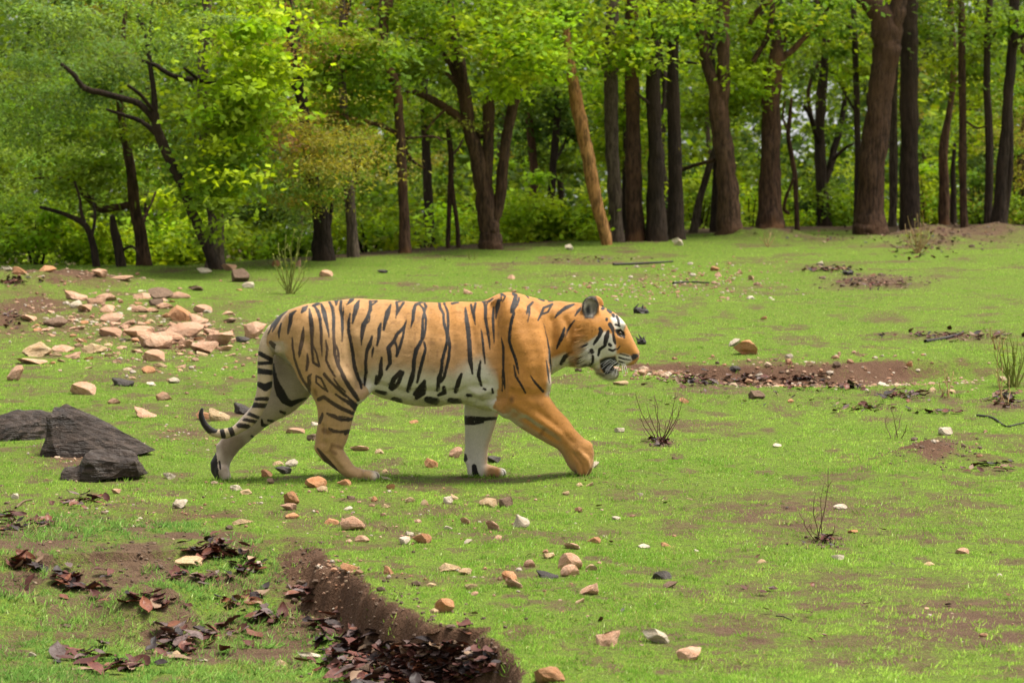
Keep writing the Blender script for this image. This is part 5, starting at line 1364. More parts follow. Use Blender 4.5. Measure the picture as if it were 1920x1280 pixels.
for a in [
    (70, 440, 24, 110, 50, 34, 150, 'bright', 'mid', 'yellow green bush under the slender dark forked tree'), (330, 455, 25, 90, 40, 30, 150, 'bright', 'lime', 'green bush between the crooked brown tree and the stout greyish trunk'),
    (200, 470, 25, 80, 34, 28, 150, 'lime', 'bright', 'pale lime bush low behind the short dark stem'), (470, 400, 26, 70, 60, 30, 150, 'teal', 'dark', 'bluish green bush beside the stout greyish trunk'),
    (520, 460, 25, 60, 30, 20, 140, 'bright', 'mid', 'dim green bush beside the thick dark trunk'), (690, 440, 26, 60, 40, 22, 140, 'bright', 'lime', 'sunny green bush between the pale grey and the reddish trunks'),
    (800, 440, 30, 60, 34, 14, 140, 'mid', 'olive', 'olive green bush behind the twin stem'), (985, 410, 27, 50, 40, 30, 140, 'lime', 'bright', 'bright lime bush beside the three stemmed tree'),
    (1070, 430, 27.5, 50, 36, 28, 140, 'bright', 'mid', 'bright green bush at the foot of the leaning orange trunk'), (880, 440, 29, 40, 30, 14, 140, 'bright', 'mid', 'small green bush behind the foot of the three stemmed tree'),
    (1310, 400, 33, 40, 50, 16, 130, 'bright', 'mid', 'leafy bush behind the leaning grey pole'), (1410, 400, 34, 50, 50, 16, 130, 'lime', 'bright', 'lime bush glowing behind the splintered trunk'),
    (1520, 415, 35, 60, 34, 16, 130, 'lime', 'mid', 'yellowish bush under the bright gap in the wood'), (1590, 400, 34, 40, 40, 14, 130, 'mid', 'bright', 'green bush behind the slim black stem'),
    (1740, 370, 36, 60, 60, 20, 130, 'bright', 'olive', 'yellow green bush behind the dark straight thick trunk'), (1840, 380, 35, 60, 60, 20, 130, 'mid', 'dark', 'dark green bush behind the thin parallel trunk'),
    (1915, 330, 33, 50, 90, 24, 130, 'olive', 'mid', 'olive bush beside the crooked double trunk'), (-40, 360, 25, 80, 120, 36, 150, 'mid', 'fine', 'tall green bush at the open end of the meadow'), (1960, 400, 32, 50, 50, 14, 130, 'mid', 'olive', 'green bush past the crooked double trunk')]:
    bush(*a)

# ---- the far wood: one mass of leaves behind everything ------------------------------------------------------------
fw = Crown()
for lay, (Y, nc) in enumerate(((48, 260), (60, 640), (74, 760), (92, 1300))):
    sc = (Y - CAMY) / FPX
    for i in range(nc):
        px, py = rng.uniform(-340, 2260), rng.uniform(-90, 480)
        hole = any(((px - hx) / (hr * 1.1 + 4)) ** 2 + ((py - hy) / (hs * 1.1 + 4)) ** 2 < 1 for hx, hy, hr, hs in GAPS)
        if hole: continue
        fw.clump(ball_at(px, py, Y + rng.uniform(-5, 5)), 1.15, 70, ['mid', 'bright', 'dark', 'mid', 'dark', 'dark'][int(rng.integers(6))], .7, 2.6)
# the wood runs on past both ends of the view and up into the canopy
for i in range(2300):
    if i % 3:
        px = rng.uniform(-2400, -250) if i % 2 else rng.uniform(2170, 4300)
        py = rng.uniform(-420, 500)
    else:
        px, py = rng.uniform(-2400, 4300), rng.uniform(-900, -120)
    fw.clump(ball_at(px, py, rng.uniform(34, 80)), 1.7, 26, ['mid', 'bright', 'dark', 'mid', 'dark'][int(rng.integers(5))], .7, 5.5)
for a in fw.v: N_LEAVES += len(a) // 4
link('far_wood', fw.mesh('far_wood'), kind='stuff', label='dense green wood closing the view behind the trunks', category='wood')
print('leaves', N_LEAVES)
# ================================================================== stones
def ico(level):
    g = (1 + 5 ** .5) / 2
    V = [(-1, g, 0), (1, g, 0), (-1, -g, 0), (1, -g, 0), (0, -1, g), (0, 1, g), (0, -1, -g), (0, 1, -g), (g, 0, -1), (g, 0, 1), (-g, 0, -1), (-g, 0, 1)]
    Fc = [(0, 11, 5), (0, 5, 1), (0, 1, 7), (0, 7, 10), (0, 10, 11), (1, 5, 9), (5, 11, 4), (11, 10, 2), (10, 7, 6), (7, 1, 8), (3, 9, 4), (3, 4, 2), (3, 2, 6), (3, 6, 8), (3, 8, 9), (4, 9, 5), (2, 4, 11), (6, 2, 10), (8, 6, 7), (9, 8, 1)]
    V = [np.array(v) / np.linalg.norm(v) for v in V]
    for _ in range(level):
        cache = {}; nf = []
        def mid(a, b):
            k = (min(a, b), max(a, b))
            if k not in cache:
                m = V[a] + V[b]; V.append(m / np.linalg.norm(m)); cache[k] = len(V) - 1
            return cache[k]
        for a, b, c in Fc:
            x, y, z = mid(a, b), mid(b, c), mid(c, a)
            nf += [(a, x, z), (b, y, x), (c, z, y), (x, y, z)]
        Fc = nf
    return np.array(V), np.array(Fc)
ICO2, ICO0 = ico(2), ico(0)

def rock_shape(ico_, seed, cuts=9, rough=.10, lo=.45, hi=.9):
    s = np.random.default_rng(seed)
    V = ico_[0].copy()
    for _ in range(cuts):                                # broken faces
        n = s.normal(0, 1, 3); n /= np.linalg.norm(n)
        d = s.uniform(lo, hi)
        o = V @ n - d
        V = V - np.maximum(o, 0)[:, None] * n * .94
    V += ico_[0] * (rough * (vnoise3(V[:, 0] * 2.2 + seed, V[:, 1] * 2.2, V[:, 2] * 2.2, seed) - .5))[:, None]
    V += ico_[0] * (rough * .5 * (vnoise3(V[:, 0] * 6 + seed, V[:, 1] * 6, V[:, 2] * 6, seed + 1) - .5))[:, None]
    mn, mx = V.min(0), V.max(0)
    V = (V - (mn + mx) / 2) / (mx - mn)                   # fits a unit box
    V[:, 2] += .5                                        # stands on z = 0
    return V

def stone_mat(name, a, b, c, rough=.7):
    t = NT(name)
    o = t.coords('Object'); rnd = t.node('ShaderNodeObjectInfo').outputs['Random']
    v = t.node('ShaderNodeVectorMath', operation='ADD', ins={0: o}); 
    cmb = t.node('ShaderNodeCombineXYZ', ins={'X': t.math('MULTIPLY', rnd, 50)}).outputs[0]
    t.l.new(cmb, v.inputs[1]); o = v.outputs[0]
    n1 = t.noise(2.2, 4, .6, o); n2 = t.noise(9, 4, .7, o); n3 = t.noise(30, 3, .7, o)
    col = t.mix(t.ramp(n1, [(.35, 0), (.65, 1)]), a, b)
    col = t.mix(t.ramp(n2, [(.50, 0), (.72, .75)]), col, c)
    col = t.mix(t.ramp(n3, [(.25, .35), (.45, 0)]), col, (.06, .04, .028))
    col = t.mix(1, col, t.ramp(rnd, [(0, .8), (1, 1.15)]), 'MULTIPLY')
    return t.finish(t.bsdf(col, rough, t.bump(t.math('ADD', n2, t.math('MULTIPLY', n3, .5)), .55, .12), .3))
STONE = {
    'pink': stone_mat('stone_pink', (.54, .295, .175), (.63, .40, .265), (.44, .19, .095)), 'tan': stone_mat('stone_tan', (.50, .33, .165), (.60, .44, .26), (.40, .215, .095)),
    'white': stone_mat('stone_white', (.62, .50, .36), (.70, .61, .47), (.52, .37, .22), .65), 'orange': stone_mat('stone_orange', (.46, .20, .080), (.56, .30, .15), (.36, .14, .055)),
    'brown': stone_mat('stone_brown', (.17, .105, .065), (.24, .15, .095), (.11, .065, .042)), 'dark': stone_mat('stone_dark', (.060, .050, .044), (.105, .086, .074), (.035, .028, .025), .5),
}
STONE_ME = {}
def stone_mesh(kind, i):
    k = (kind, i)
    if k not in STONE_ME:
        flat = i % 3
        STONE_ME[k] = make_mesh('stone', rock_shape(ICO2, 300 + i * 7 + len(kind), 12 + i % 4, .12, .22 if flat == 0 else .34, .72), ICO2[1], STONE[kind], False)
    return STONE_ME[k]

MARKS = [(375, 790, "the tiger's tail tip"), (420, 900, "the tiger's trailing hind paw"), (680, 900, "the tiger's planted hind paw"), (910, 893, "the tiger's pale forepaw"), (1098, 890, "the tiger's lifted forepaw"), (800, 760, "the tiger's belly"),
         (170, 820, 'the black wedge boulder'), (200, 880, 'the low layered boulder'), (640, 1075, 'the top of the cut bank'), (830, 1160, 'the rim of the cut bank'), (760, 1250, 'the maroon leaf pile'), (1235, 825, 'the twiggy plant past the paw'),
         (1540, 1010, 'the thin sapling'), (1755, 860, 'the red earth mound'), (1420, 700, 'the bare red ledge'), (1190, 665, "the tiger's nose"), (545, 545, 'the green stemmed shrub'), (340, 625, 'the pink rubble heap'), (1200, 580, 'the burnt stump'),
         (60, 535, 'the earthy hump by the wood'), (1720, 460, 'the earth heap under the trees'), (920, 465, 'the three stemmed tree'), (1070, 1065, 'the big round pink stone'), (1240, 1085, 'the flat slate stone'), (330, 1040, 'the clod of earth in the hollow'), (300, 1210, 'the scattered leaves in the hollow')]
def size_word(w): return 'tiny' if w < 17 else 'small' if w < 25 else 'fist sized' if w < 34 else 'large'
COLOUR_WORD = {'pink': 'pink', 'tan': 'tan', 'white': 'whitish', 'orange': 'rusty orange', 'brown': 'brown', 'dark': 'dark grey'}
STONE_ROWS = []     # object, px, py, words
def drop_stone(px, py, w, h, kind, label=None, i=None, depth=None, tilt=.25, sink=.12, group=None):
    x, y, z = ground_hit(px, py)
    m = (float(y) - CAMY) / FPX
    W = w * m; Hh = h * m * 1.05
    D = W * R3.uniform(.7, 1.05) if depth is None else depth
    o = link('stone', stone_mesh(kind, R3.randrange(9) if i is None else i))
    o.scale = (W * 1.05, D, Hh * (1 + sink * 1.6))
    o.rotation_euler = (R3.uniform(-tilt, tilt) * .5, R3.uniform(-tilt, tilt) * .6, R3.choice([0, math.pi]) + R3.uniform(-.3, .3))
    o.location = (float(x), float(y) + D * .3, z - Hh * sink * 1.6 - .004)
    o['category'] = 'stone'
    if label: o['label'] = label
    else: STONE_ROWS.append((o, px, py, f"{size_word(w)} {COLOUR_WORD[kind]} stone"))
    if group: o['group'] = group
    return o

SP_ = [
# the rubble on the slope behind the tail
(343,632,56,28,'pink','broad pink slab with a dark front face on the rubble heap'), (292,654,56,36,'pink','largest pink block in the middle of the rubble heap'), (259,638,50,28,'pink',0), (315,640,50,20,'pink',0), (336,602,38,28,'orange','upright rusty block standing behind the pink rubble slabs'),
(371,609,36,22,'pink',0), (382,665,46,24,'pink',0), (416,648,42,27,'pink',0), (454,642,23,12,'dark',0), (422,658,26,11,'pink',0), (289,677,34,23,'pink',0), (345,654,24,18,'pink',0), (67,669,46,28,'tan','large tan block standing apart on the slope above the black boulders'), (101,613,38,20,'brown',0),
(176,662,42,20,'tan',0), (135,672,27,13,'pink',0), (116,660,34,14,'pink',0), (206,632,36,18,'pink',0), (300,564,38,24,'brown',0), (292,574,24,15,'brown',0), (309,579,27,13,'pink',0), (334,560,34,14,'pink',0), (367,546,23,11,'brown',0), (379,586,30,16,'pink',0), (431,606,20,10,'brown',0), (428,591,19,7,'pink',0),
(141,563,34,18,'pink',0), (141,578,20,15,'white',0), (197,565,34,14,'pink',0), (178,571,30,18,'pink',0), (203,586,24,16,'pink',0), (266,561,30,12,'pink',0), (262,586,27,14,'pink',0), (283,586,23,10,'pink',0), (160,586,24,16,'pink',0), (206,605,34,18,'pink',0), (28,714,30,28,'pink',0), (56,683,48,11,'pink',0),
(231,724,38,17,'dark','dark slate fragment lying alone below the pink rubble'), (306,751,29,18,'pink',0), (270,784,46,18,'pink',0), (279,700,23,14,'orange',0), (327,719,20,12,'white',0), (412,789,36,24,'tan','rounded tan stone just under the curled tail tip'), (456,778,36,21,'dark','smooth grey stone half hidden behind the tail'), (384,787,27,16,'orange',0),
(154,740,46,24,'pink',0), (214,757,23,12,'pink',0), (337,953,30,17,'white','round whitish stone alone on the grass before the trailing paw'), (316,898,23,12,'white',0), (441,920,20,12,'white',0), (460,927,22,12,'tan',0), (452,529,30,26,'brown','dark reddish boulder on the brow beside the green stemmed shrub'), (465,540,20,12,'white',0), (382,513,23,10,'white',0), (429,508,23,14,'pink',0),
(13,510,21,12,'white',0), (37,516,21,16,'orange',0), (88,512,30,14,'orange',0), (186,519,23,16,'pink',0), (227,527,38,10,'pink',0), (480,636,38,32,'pink','pink stones wedged in view right behind the tail root'), (52,604,26,12,'pink',0), (240,610,22,12,'pink',0), (396,628,22,13,'pink',0), (300,690,22,12,'tan',0),
# around the paws
(592,914,38,20,'orange','bright orange stone lying before the planted hind paw'), (645,911,25,14,'orange',0), (605,923,20,13,'tan',0), (549,946,26,26,'orange','upright rusty lump standing between tail side and the bank'), (542,957,28,14,'pink',0), (623,983,26,12,'orange',0), (662,994,44,26,'pink','broad flat pink stone with a pointed end near the bank'), (653,957,16,8,'white',0),
(723,952,16,9,'tan',0), (702,940,12,11,'orange',0), (657,936,16,8,'brown',0), (733,917,16,12,'orange',0), (768,943,18,11,'tan',0), (795,946,16,11,'tan',0), (840,944,16,15,'white',0), (853,937,13,13,'tan',0), (915,951,32,17,'tan','plump tan stone paired with a brown one below the pale forepaw'), (949,951,23,20,'brown','dark brown lump beside the plump tan stone'),
(978,989,26,24,'white','whitish stone with a pointed top in open grass'), (923,994,24,18,'pink',0), (873,983,16,14,'pink',0), (758,1022,21,16,'white',0), (792,1017,33,20,'orange','wedge shaped orange stone beside a whitish one on the turf'), (678,1016,26,13,'pink',0), (767,1003,16,8,'white',0), (840,993,16,9,'white',0), (878,1019,16,9,'white',0), (935,1011,13,9,'pink',0),
(1073,1030,26,14,'pink',0), (1115,1018,24,13,'orange',0), (1070,1068,43,32,'pink','big round pink stone in the open grass'), (1069,1080,33,22,'pink','pale stone leaning against the big round pink stone'), (1110,1069,21,12,'tan',0), (1030,1048,21,12,'tan',0), (993,1063,21,15,'pink',0), (842,1073,40,17,'tan','long tan stone lying above the bank rim'), (873,1079,20,14,'tan',0),
(1027,1084,40,14,'dark','flat dark slate block near the big round pink stone'), (955,1088,26,17,'orange',0), (963,1102,31,17,'pink',0), (1105,1116,33,24,'pink',0), (882,1105,22,13,'tan',0), (810,1101,19,9,'tan',0), (889,1116,14,9,'pink',0), (1087,1131,16,11,'tan',0), (835,1149,34,28,'orange','rusty lump sitting on the very rim of the cut bank'), (815,1151,18,11,'tan',0),
(1137,1210,46,32,'pink','cracked pink and brown stone low in the grass beside a whitish one'), (1230,1206,47,27,'white','large whitish stone below the flat slate stone'), (1296,1239,46,26,'pink','rounded pink stone nearest the lower frame in open grass'), (1032,1285,52,34,'orange','brown orange block cut off by the lower frame'), (681,1274,38,30,'brown','round brown stone bedded in the maroon leaf pile'),
(580,1234,44,14,'white','long pale stone lying flat in the hollow'), (527,1249,22,14,'tan',0), (600,1191,18,13,'tan',0), (655,1071,30,14,'orange',0), (727,1076,17,15,'orange',0), (355,1067,48,22,'tan','yellowish flat stone bedded in leaves in the hollow'), (455,983,38,11,'tan',0), (547,973,24,11,'orange',0), (218,926,17,11,'pink',0), (28,935,14,11,'white',0), (484,1063,12,12,'white',0),
(331,1233,22,14,'tan',0), (295,1225,20,8,'tan',0), (60,1231,14,10,'white',0), (380,1240,18,8,'white',0),
(810,877,23,19,'orange',0), (852,858,21,21,'pink','sharp pink stone standing behind the pale foreleg'), (925,868,26,13,'dark',0), (530,889,29,16,'dark',0), (547,875,23,14,'white',0), (522,872,23,9,'tan',0), (501,894,20,15,'orange',0), (507,907,14,12,'brown',0), (554,814,35,11,'pink',0), (588,827,24,14,'brown',0), (590,799,15,9,'white',0), (675,846,32,11,'pink',0), (711,850,18,10,'tan',0),
(722,885,13,7,'tan',0), (724,900,20,8,'white',0), (776,796,17,7,'orange',0), (1117,877,14,13,'white',0), (1087,912,15,8,'tan',0), (1106,912,13,8,'tan',0), (1060,929,12,9,'tan',0),
# open meadow
(1397,666,41,27,'orange','brownish stone with a whitish companion out on the meadow'), (1379,650,22,14,'white','whitish stone touching the brownish one out on the meadow'), (1420,749,27,17,'brown','brown pyramid shaped stone alone below the bare red ledge'), (1163,723,27,10,'tan',0), (1772,818,23,16,'white','clean whitish stone above the red earth mound'), (1162,811,17,10,'white',0), (1200,929,12,7,'white',0),
(1155,975,16,8,'white',0), (1575,955,24,11,'white',0), (1600,999,18,8,'orange',0), (1208,1028,21,8,'white',0), (1250,1025,18,8,'orange',0), (1572,1050,25,11,'white',0), (1428,1055,18,8,'tan',0), (1805,1038,25,12,'pink',0), (1742,1060,23,8,'tan',0), (1241,1086,37,17,'dark','flat dark slate stone resting on a brownish pebble'), (1257,1103,28,13,'brown',0),
(1282,757,17,11,'orange',0), (1272,461,19,15,'white','white stone on the brow before the forked trunk'), (1068,469,15,11,'white','white stone on the brow before the leaning orange trunk'), (1305,1033,9,5,'white',0), (1457,838,17,7,'white',0), (1265,862,12,7,'brown',0),
(611,519,25,13,'pink',0), (716,512,20,7,'dark',0), (878,552,16,11,'pink',0), (958,524,13,9,'pink',0), (559,501,14,13,'pink',0), (1538,498,13,8,'white',0), (1340,508,16,9,'orange',0), (1347,520,12,9,'pink',0), (1388,514,10,8,'pink',0), (1408,525,12,9,'pink',0), (1432,600,12,7,'orange',0), (1205,705,18,13,'pink',0),
(1238,704,16,10,'pink',0), (1378,706,22,11,'dark',0), (1518,690,14,10,'tan',0), (1482,755,12,8,'orange',0), (1750,735,16,10,'tan',0), (1785,738,13,9,'tan',0), (1705,690,13,9,'orange',0), (516,500,13,12,'orange',0),
]
for row in SP_:
    rub = row[0] < 480 and row[1] < 700
    drop_stone(row[0], row[1], row[2] * (1.2 if rub else 1.05), row[3] * (.95 if rub else 1.0), row[4], label=row[5] or None)

# more loose stones through the rubble: nothing tells these apart
n_extra = 0
while n_extra < 170:
    px, py = R3.gauss(230, 130), R3.gauss(618, 48)
    if not (-40 < px < 480 and 530 < py < 740): continue
    if R3.random() > math.exp(-(((px - 270) / 230) ** 2 + ((py - 615) / 85) ** 2)) * 1.1: continue
    w = R3.uniform(7, 20) * (.75 + (py - 530) / 420)
    drop_stone(px, py, w, w * R3.uniform(.28, .5), R3.choice(['pink', 'pink', 'pink', 'tan', 'white', 'orange']), 'small stone among the loose pink rubble on the slope behind the tail', group='loose rubble on the slope')
    n_extra += 1

# labels for the single stones: colour, size and the landmark they lie by
by_key = {}
for o, px, py, words in STONE_ROWS:
    mk = min(MARKS, key=lambda m: math.hypot((px - m[0]), (py - m[1]) * 1.8))
    dy = py - mk[1]; dx = abs(px - mk[0])
    rel = 'before' if dy > 22 and dy > dx * .35 else 'behind' if dy < -22 and -dy > dx * .35 else 'beside'
    by_key.setdefault((words, rel, mk[2]), []).append((math.hypot(px - mk[0], py - mk[1]), o))
ORD = ['', 'second ', 'third ', 'fourth ', 'fifth ', 'sixth ', 'seventh ', 'eighth ', 'ninth ', 'tenth ', 'eleventh ', 'twelfth ']
for (words, rel, mk), rows in by_key.items():
    rows.sort(key=lambda r: r[0])
    for k, (_, o) in enumerate(rows):
        lab = f"{words} {rel} {mk}"
        if len(rows) > 1: lab = f"{ORD[min(k, 11)]}{words} out {rel} {mk}" if k else f"{words} lying close {rel} {mk}"
        o['label'] = lab

# ------------------------------------------------------------------ gravel and crumbs of earth, too fine to count
def scatter_pebbles(name, spots, label, kinds, seed):
    s = np.random.default_rng(seed)
    Vs, Fs, Cs = [], [], []; off = 0
    bases = [rock_shape(ICO0, 40 + k, 3, .15) * np.array([1, 1, 1.0]) for k in range(6)]
    X, Y = [], []
    for px, py, rx, ry, n in spots:
        a = px + s.normal(0, rx * .5, n); b = py + s.normal(0, ry * .5, n)
        x, y = on_ground(a, b, -.01); X.append(x); Y.append(y)
    X = np.concatenate(X); Y = np.concatenate(Y); Z = HF(X, Y)
    for i in range(len(X)):
        w = s.uniform(.007, .022) * (1 + (Y[i] > 3) * .7) * (1 + (s.random() < .1))
        B = bases[int(s.integers(6))]
        a = s.uniform(0, 6.28); ca, sa = math.cos(a), math.sin(a)
        P = B * np.array([w, w * s.uniform(.6, 1), w * s.uniform(.45, .8)])
        P = np.stack([P[:, 0] * ca - P[:, 1] * sa + X[i], P[:, 0] * sa + P[:, 1] * ca + Y[i], P[:, 2] + Z[i] - w * .22], 1)
        Vs.append(P); Fs.append(ICO0[1] + off); off += len(P)
        c = np.array(kinds[int(s.integers(len(kinds)))]) * s.uniform(.7, 1.15)
        Cs.append(np.tile(c, (len(P), 1)))
    t = NT(name + '_mat')
    m = t.finish(t.bsdf(t.mix(t.math('MULTIPLY', t.noise(60, 3), .4), t.attr('tint', 'Color'), (.15, .09, .05)), .75))
    link(name, make_mesh(name, np.concatenate(Vs), np.concatenate(Fs), m, False, {'tint': np.concatenate(Cs)}), kind='stuff', label=label, category='gravel')
PK = [(.42, .25, .165), (.46, .33, .22), (.36, .18, .10), (.50, .42, .33), (.28, .15, .08), (.30, .17, .10)]
scatter_pebbles('gravel', [(1290, 530, 200, 40, 420), (1150, 545, 150, 22, 120), (1420, 698, 300, 18, 420), (1250, 703, 90, 12, 160), (1680, 700, 200, 36, 220), (330, 640, 200, 80, 420), (120, 580, 160, 70, 260), (90, 530, 150, 20, 220), (620, 1062, 60, 14, 60), (640, 1075, 50, 10, 40),
    (450, 950, 260, 60, 90), (800, 960, 400, 70, 110), (1000, 1080, 300, 90, 70), (150, 855, 70, 26, 60), (340, 825, 90, 26, 70), (80, 1262, 120, 24, 90), (330, 1240, 200, 30, 70), (1850, 1150, 200, 80, 30), (1755, 850, 90, 30, 60), (180, 950, 200, 60, 90), (120, 525, 140, 16, 160), (900, 545, 120, 10, 60)],
    'fine pinkish gravel scattered in patches over the turf', PK, 3)
scatter_pebbles('earth_crumbs', [(680, 1120, 110, 60, 260), (800, 1190, 120, 40, 220), (560, 1050, 60, 40, 120), (930, 1235, 30, 40, 60), (1755, 855, 90, 30, 160), (1720, 435, 160, 36, 240), (1850, 445, 120, 26, 120), (270, 1045, 70, 30, 90), (1400, 695, 260, 14, 160), (1640, 530, 120, 16, 100), (200, 1000, 260, 70, 120), (1540, 1018, 40, 10, 50), (1240, 832, 26, 8, 60)],
    'crumbs of brown earth on the bank and the mounds', [(.10, .062, .040), (.14, .09, .058), (.075, .046, .03)], 5)

# ------------------------------------------------------------------ three dark boulders
t = NT('boulder_slate')
o_ = t.coords('Object'); m_ = t.node('ShaderNodeMapping', ins={'Vector': o_, 'Rotation': (.2, .25, .1), 'Scale': (1, 1, 5)}).outputs[0]
n1 = t.noise(6, 5, .65, o_); n2 = t.noise(7, 5, .7, m_); n3 = t.noise(45, 3, .7, o_)
c_ = t.mix(t.ramp(n2, [(.3, 0), (.7, 1)]), (.017, .011, .008), (.066, .045, .033))
c_ = t.mix(t.ramp(n1, [(.55, 0), (.72, .8)]), c_, (.10, .068, .050))
c_ = t.mix(t.ramp(n3, [(.64, 0), (.72, .7)]), c_, (.27, .19, .14))
boulder_mat = t.finish(t.bsdf(c_, t.ramp(n1, [(.3, .25), (.7, .5)]), t.bump(t.math('ADD', n2, t.math('MULTIPLY', n3, .25)), .9, .05), .22))
import bmesh
def boulder(points, label, seed, sub=4, rough=.034):
    """points: (px, py, plane y) corners of a broken block; its hull is roughened"""
    P = np.array([(float(a), q[2], float(b)) for q in points for a, b in [at_plane(q[0], q[1], q[2])]])
    c = P.mean(0); c[2] = P[:, 2].min()
    bm = bmesh.new()
    for p in P - c: bm.verts.new(p)
    bmesh.ops.convex_hull(bm, input=bm.verts)
    for v in [v for v in bm.verts if not v.link_faces]: bm.verts.remove(v)
    bmesh.ops.triangulate(bm, faces=bm.faces)
    bmesh.ops.subdivide_edges(bm, edges=bm.edges, cuts=sub, use_grid_fill=True)
    bmesh.ops.triangulate(bm, faces=bm.faces)
    for _ in range(0): bmesh.ops.smooth_vert(bm, verts=bm.verts, factor=.5, use_axis_x=True, use_axis_y=True, use_axis_z=True)
    bm.normal_update()
    V = np.array([v.co for v in bm.verts]); N = np.array([v.normal for v in bm.verts])
    n = vnoise3(V[:, 0] * 9, V[:, 1] * 9, V[:, 2] * 12, seed) - .5
    lay = np.abs(((V[:, 2] * 1.0 + V[:, 0] * .28) * 22 + 1.5 * vnoise3(V[:, 0] * 5, V[:, 1] * 5, V[:, 2] * 5, seed + 2)) % 1 - .5)
    f = vnoise3(V[:, 0] * 30, V[:, 1] * 30, V[:, 2] * 30, seed + 4) - .5
    W = V + N * (rough * 1.5 * n + rough * .7 * (lay - .25) + rough * .45 * f)[:, None]
    for v, w in zip(bm.verts, W): v.co = w
    me = bpy.data.meshes.new('boulder'); bm.to_mesh(me); bm.free()
    me.materials.append(boulder_mat)
    return link('boulder', me, loc=c, label=label, category='boulder')
Ya = g2(170, 856)[1]; Yb = g2(200, 900)[1]; Yc_ = g2(40, 835)[1]
boulder([(74, 858, Ya + .05), (110, 862, Ya - .02), (180, 858, Ya), (255, 850, Ya + .05), (290, 843, Ya + .15), (88, 790, Ya + .08), (104, 764, Ya + .22), (124, 761, Ya + .22), (150, 775, Ya + .30), (118, 778, Ya + .10), (215, 812, Ya + .16), (262, 832, Ya + .18), (200, 822, Ya + .06),
         (95, 800, Ya + .45), (170, 800, Ya + .55), (250, 835, Ya + .4), (80, 850, Ya + .5), (240, 852, Ya + .5)], 'black wedge shaped slate boulder with a long sloping back', 4)
boulder([(150, 903, Yb), (200, 900, Yb - .03), (262, 893, Yb), (274, 886, Yb + .08), (158, 856, Yb + .04), (176, 843, Yb + .10), (205, 840, Yb + .12), (246, 843, Yb + .12), (258, 856, Yb + .05), (165, 862, Yb + .0), (252, 866, Yb - .01), (170, 850, Yb + .3), (250, 850, Yb + .3), (145, 888, Yb + .2), (270, 885, Yb + .25)], 'low layered brown grey boulder in front of the black wedge', 7, 4, .024)
boulder([(112, 904, Yb + .02), (150, 906, Yb), (114, 884, Yb + .05), (128, 873, Yb + .08), (150, 869, Yb + .06), (156, 880, Yb + .02), (118, 880, Yb + .2), (150, 876, Yb + .2)], 'small dark rock touching the low layered boulder', 15, 3, .018)
boulder([(-60, 842, Yc_ + .25), (0, 842, Yc_ + .2), (60, 836, Yc_ + .25), (100, 830, Yc_ + .35), (-50, 800, Yc_ + .35), (0, 786, Yc_ + .38), (34, 772, Yc_ + .42), (88, 771, Yc_ + .45), (100, 785, Yc_ + .40), (70, 790, Yc_ + .30), (10, 805, Yc_ + .25), (-40, 790, Yc_ + .8), (80, 780, Yc_ + .8)], 'flat grey boulder cut off by the frame behind the black wedge', 9)
# ================================================================== dead leaves, twigs and small plants
def leaf_shape(seed):
    s = np.random.default_rng(seed)
    n = 6
    u = np.linspace(0, 1, n); w = np.sin(np.pi * np.clip(u, .03, .97) ** .8) * s.uniform(.22, .34)
    bend = s.uniform(-.4, .5); fold = s.uniform(.05, .5); tw = s.uniform(-.8, .8)
    V = []
    for i in range(n):
        z0 = bend * (u[i] - .5) ** 2 * 1.2
        for k in (-1, -.5, 0, .5, 1):
            wob = .035 * math.sin(7 * u[i] + 3 * k + seed)
            lift = fold * abs(k) ** 1.5 * w[i] + wob + tw * k * w[i] * (u[i] - .5)
            V.append((u[i] - .5, k * w[i], z0 + lift))
    q = [(i * 5 + j, (i + 1) * 5 + j, (i + 1) * 5 + j + 1, i * 5 + j + 1) for i in range(n - 1) for j in range(4)]
    V = np.array(V); V[:, 2] -= V[:, 2].min()
    return V, np.array(q)
LEAFS = [leaf_shape(60 + k) for k in range(12)]
def dead_mat(name, a, b, c, rough):
    t = NT(name)
    o = t.coords('Object'); rnd = t.node('ShaderNodeObjectInfo').outputs['Random']
    n = t.noise(5, 4, .6, o)
    col = t.mix(t.ramp(n, [(.35, 0), (.65, 1)]), a, b)
    col = t.mix(t.ramp(t.noise(14, 3, .6, o), [(.55, 0), (.75, .7)]), col, c)
    col = t.mix(1, col, t.ramp(rnd, [(0, .6), (1, 1.35)]), 'MULTIPLY')
    return t.finish(t.bsdf(col, rough, t.bump(n, .3, .02), .18))
DEAD = [dead_mat('dead_leaf_maroon', (.065, .022, .018), (.125, .045, .032), (.040, .018, .015), .6), dead_mat('dead_leaf_purple', (.085, .050, .045), (.15, .105, .095), (.07, .034, .028), .5),
        dead_mat('dead_leaf_red', (.135, .042, .026), (.19, .072, .036), (.08, .028, .02), .4), dead_mat('dead_leaf_black', (.020, .014, .014), (.045, .030, .028), (.015, .011, .011), .5), dead_mat('dead_leaf_tan', (.22, .135, .080), (.30, .20, .13), (.14, .08, .05), .55)]
LEAF_ME = {}
def leaf_mesh(i, m):
    if (i, m) not in LEAF_ME: LEAF_ME[(i, m)] = make_mesh('dead_leaf', LEAFS[i][0], LEAFS[i][1], DEAD[m], True)
    return LEAF_ME[(i, m)]
LABELS_LEAF = {'pile': ('curled maroon dead leaf in the big leaf pile under the cut bank', 'leaves of the big pile'), 'hollow': ('dark wet dead leaf lying loose in the grassy hollow', 'loose leaves in the hollow'),
               'heap': ('dead leaf in the little heap around the yellowish stone', 'leaves around the yellowish stone'), 'ledge': ('dark dead leaf in the strip of litter below the bare red ledge', 'leaves below the red ledge'), 'bank': ('dead leaf lodged at the foot of the cut bank', 'leaves along the bank foot')}
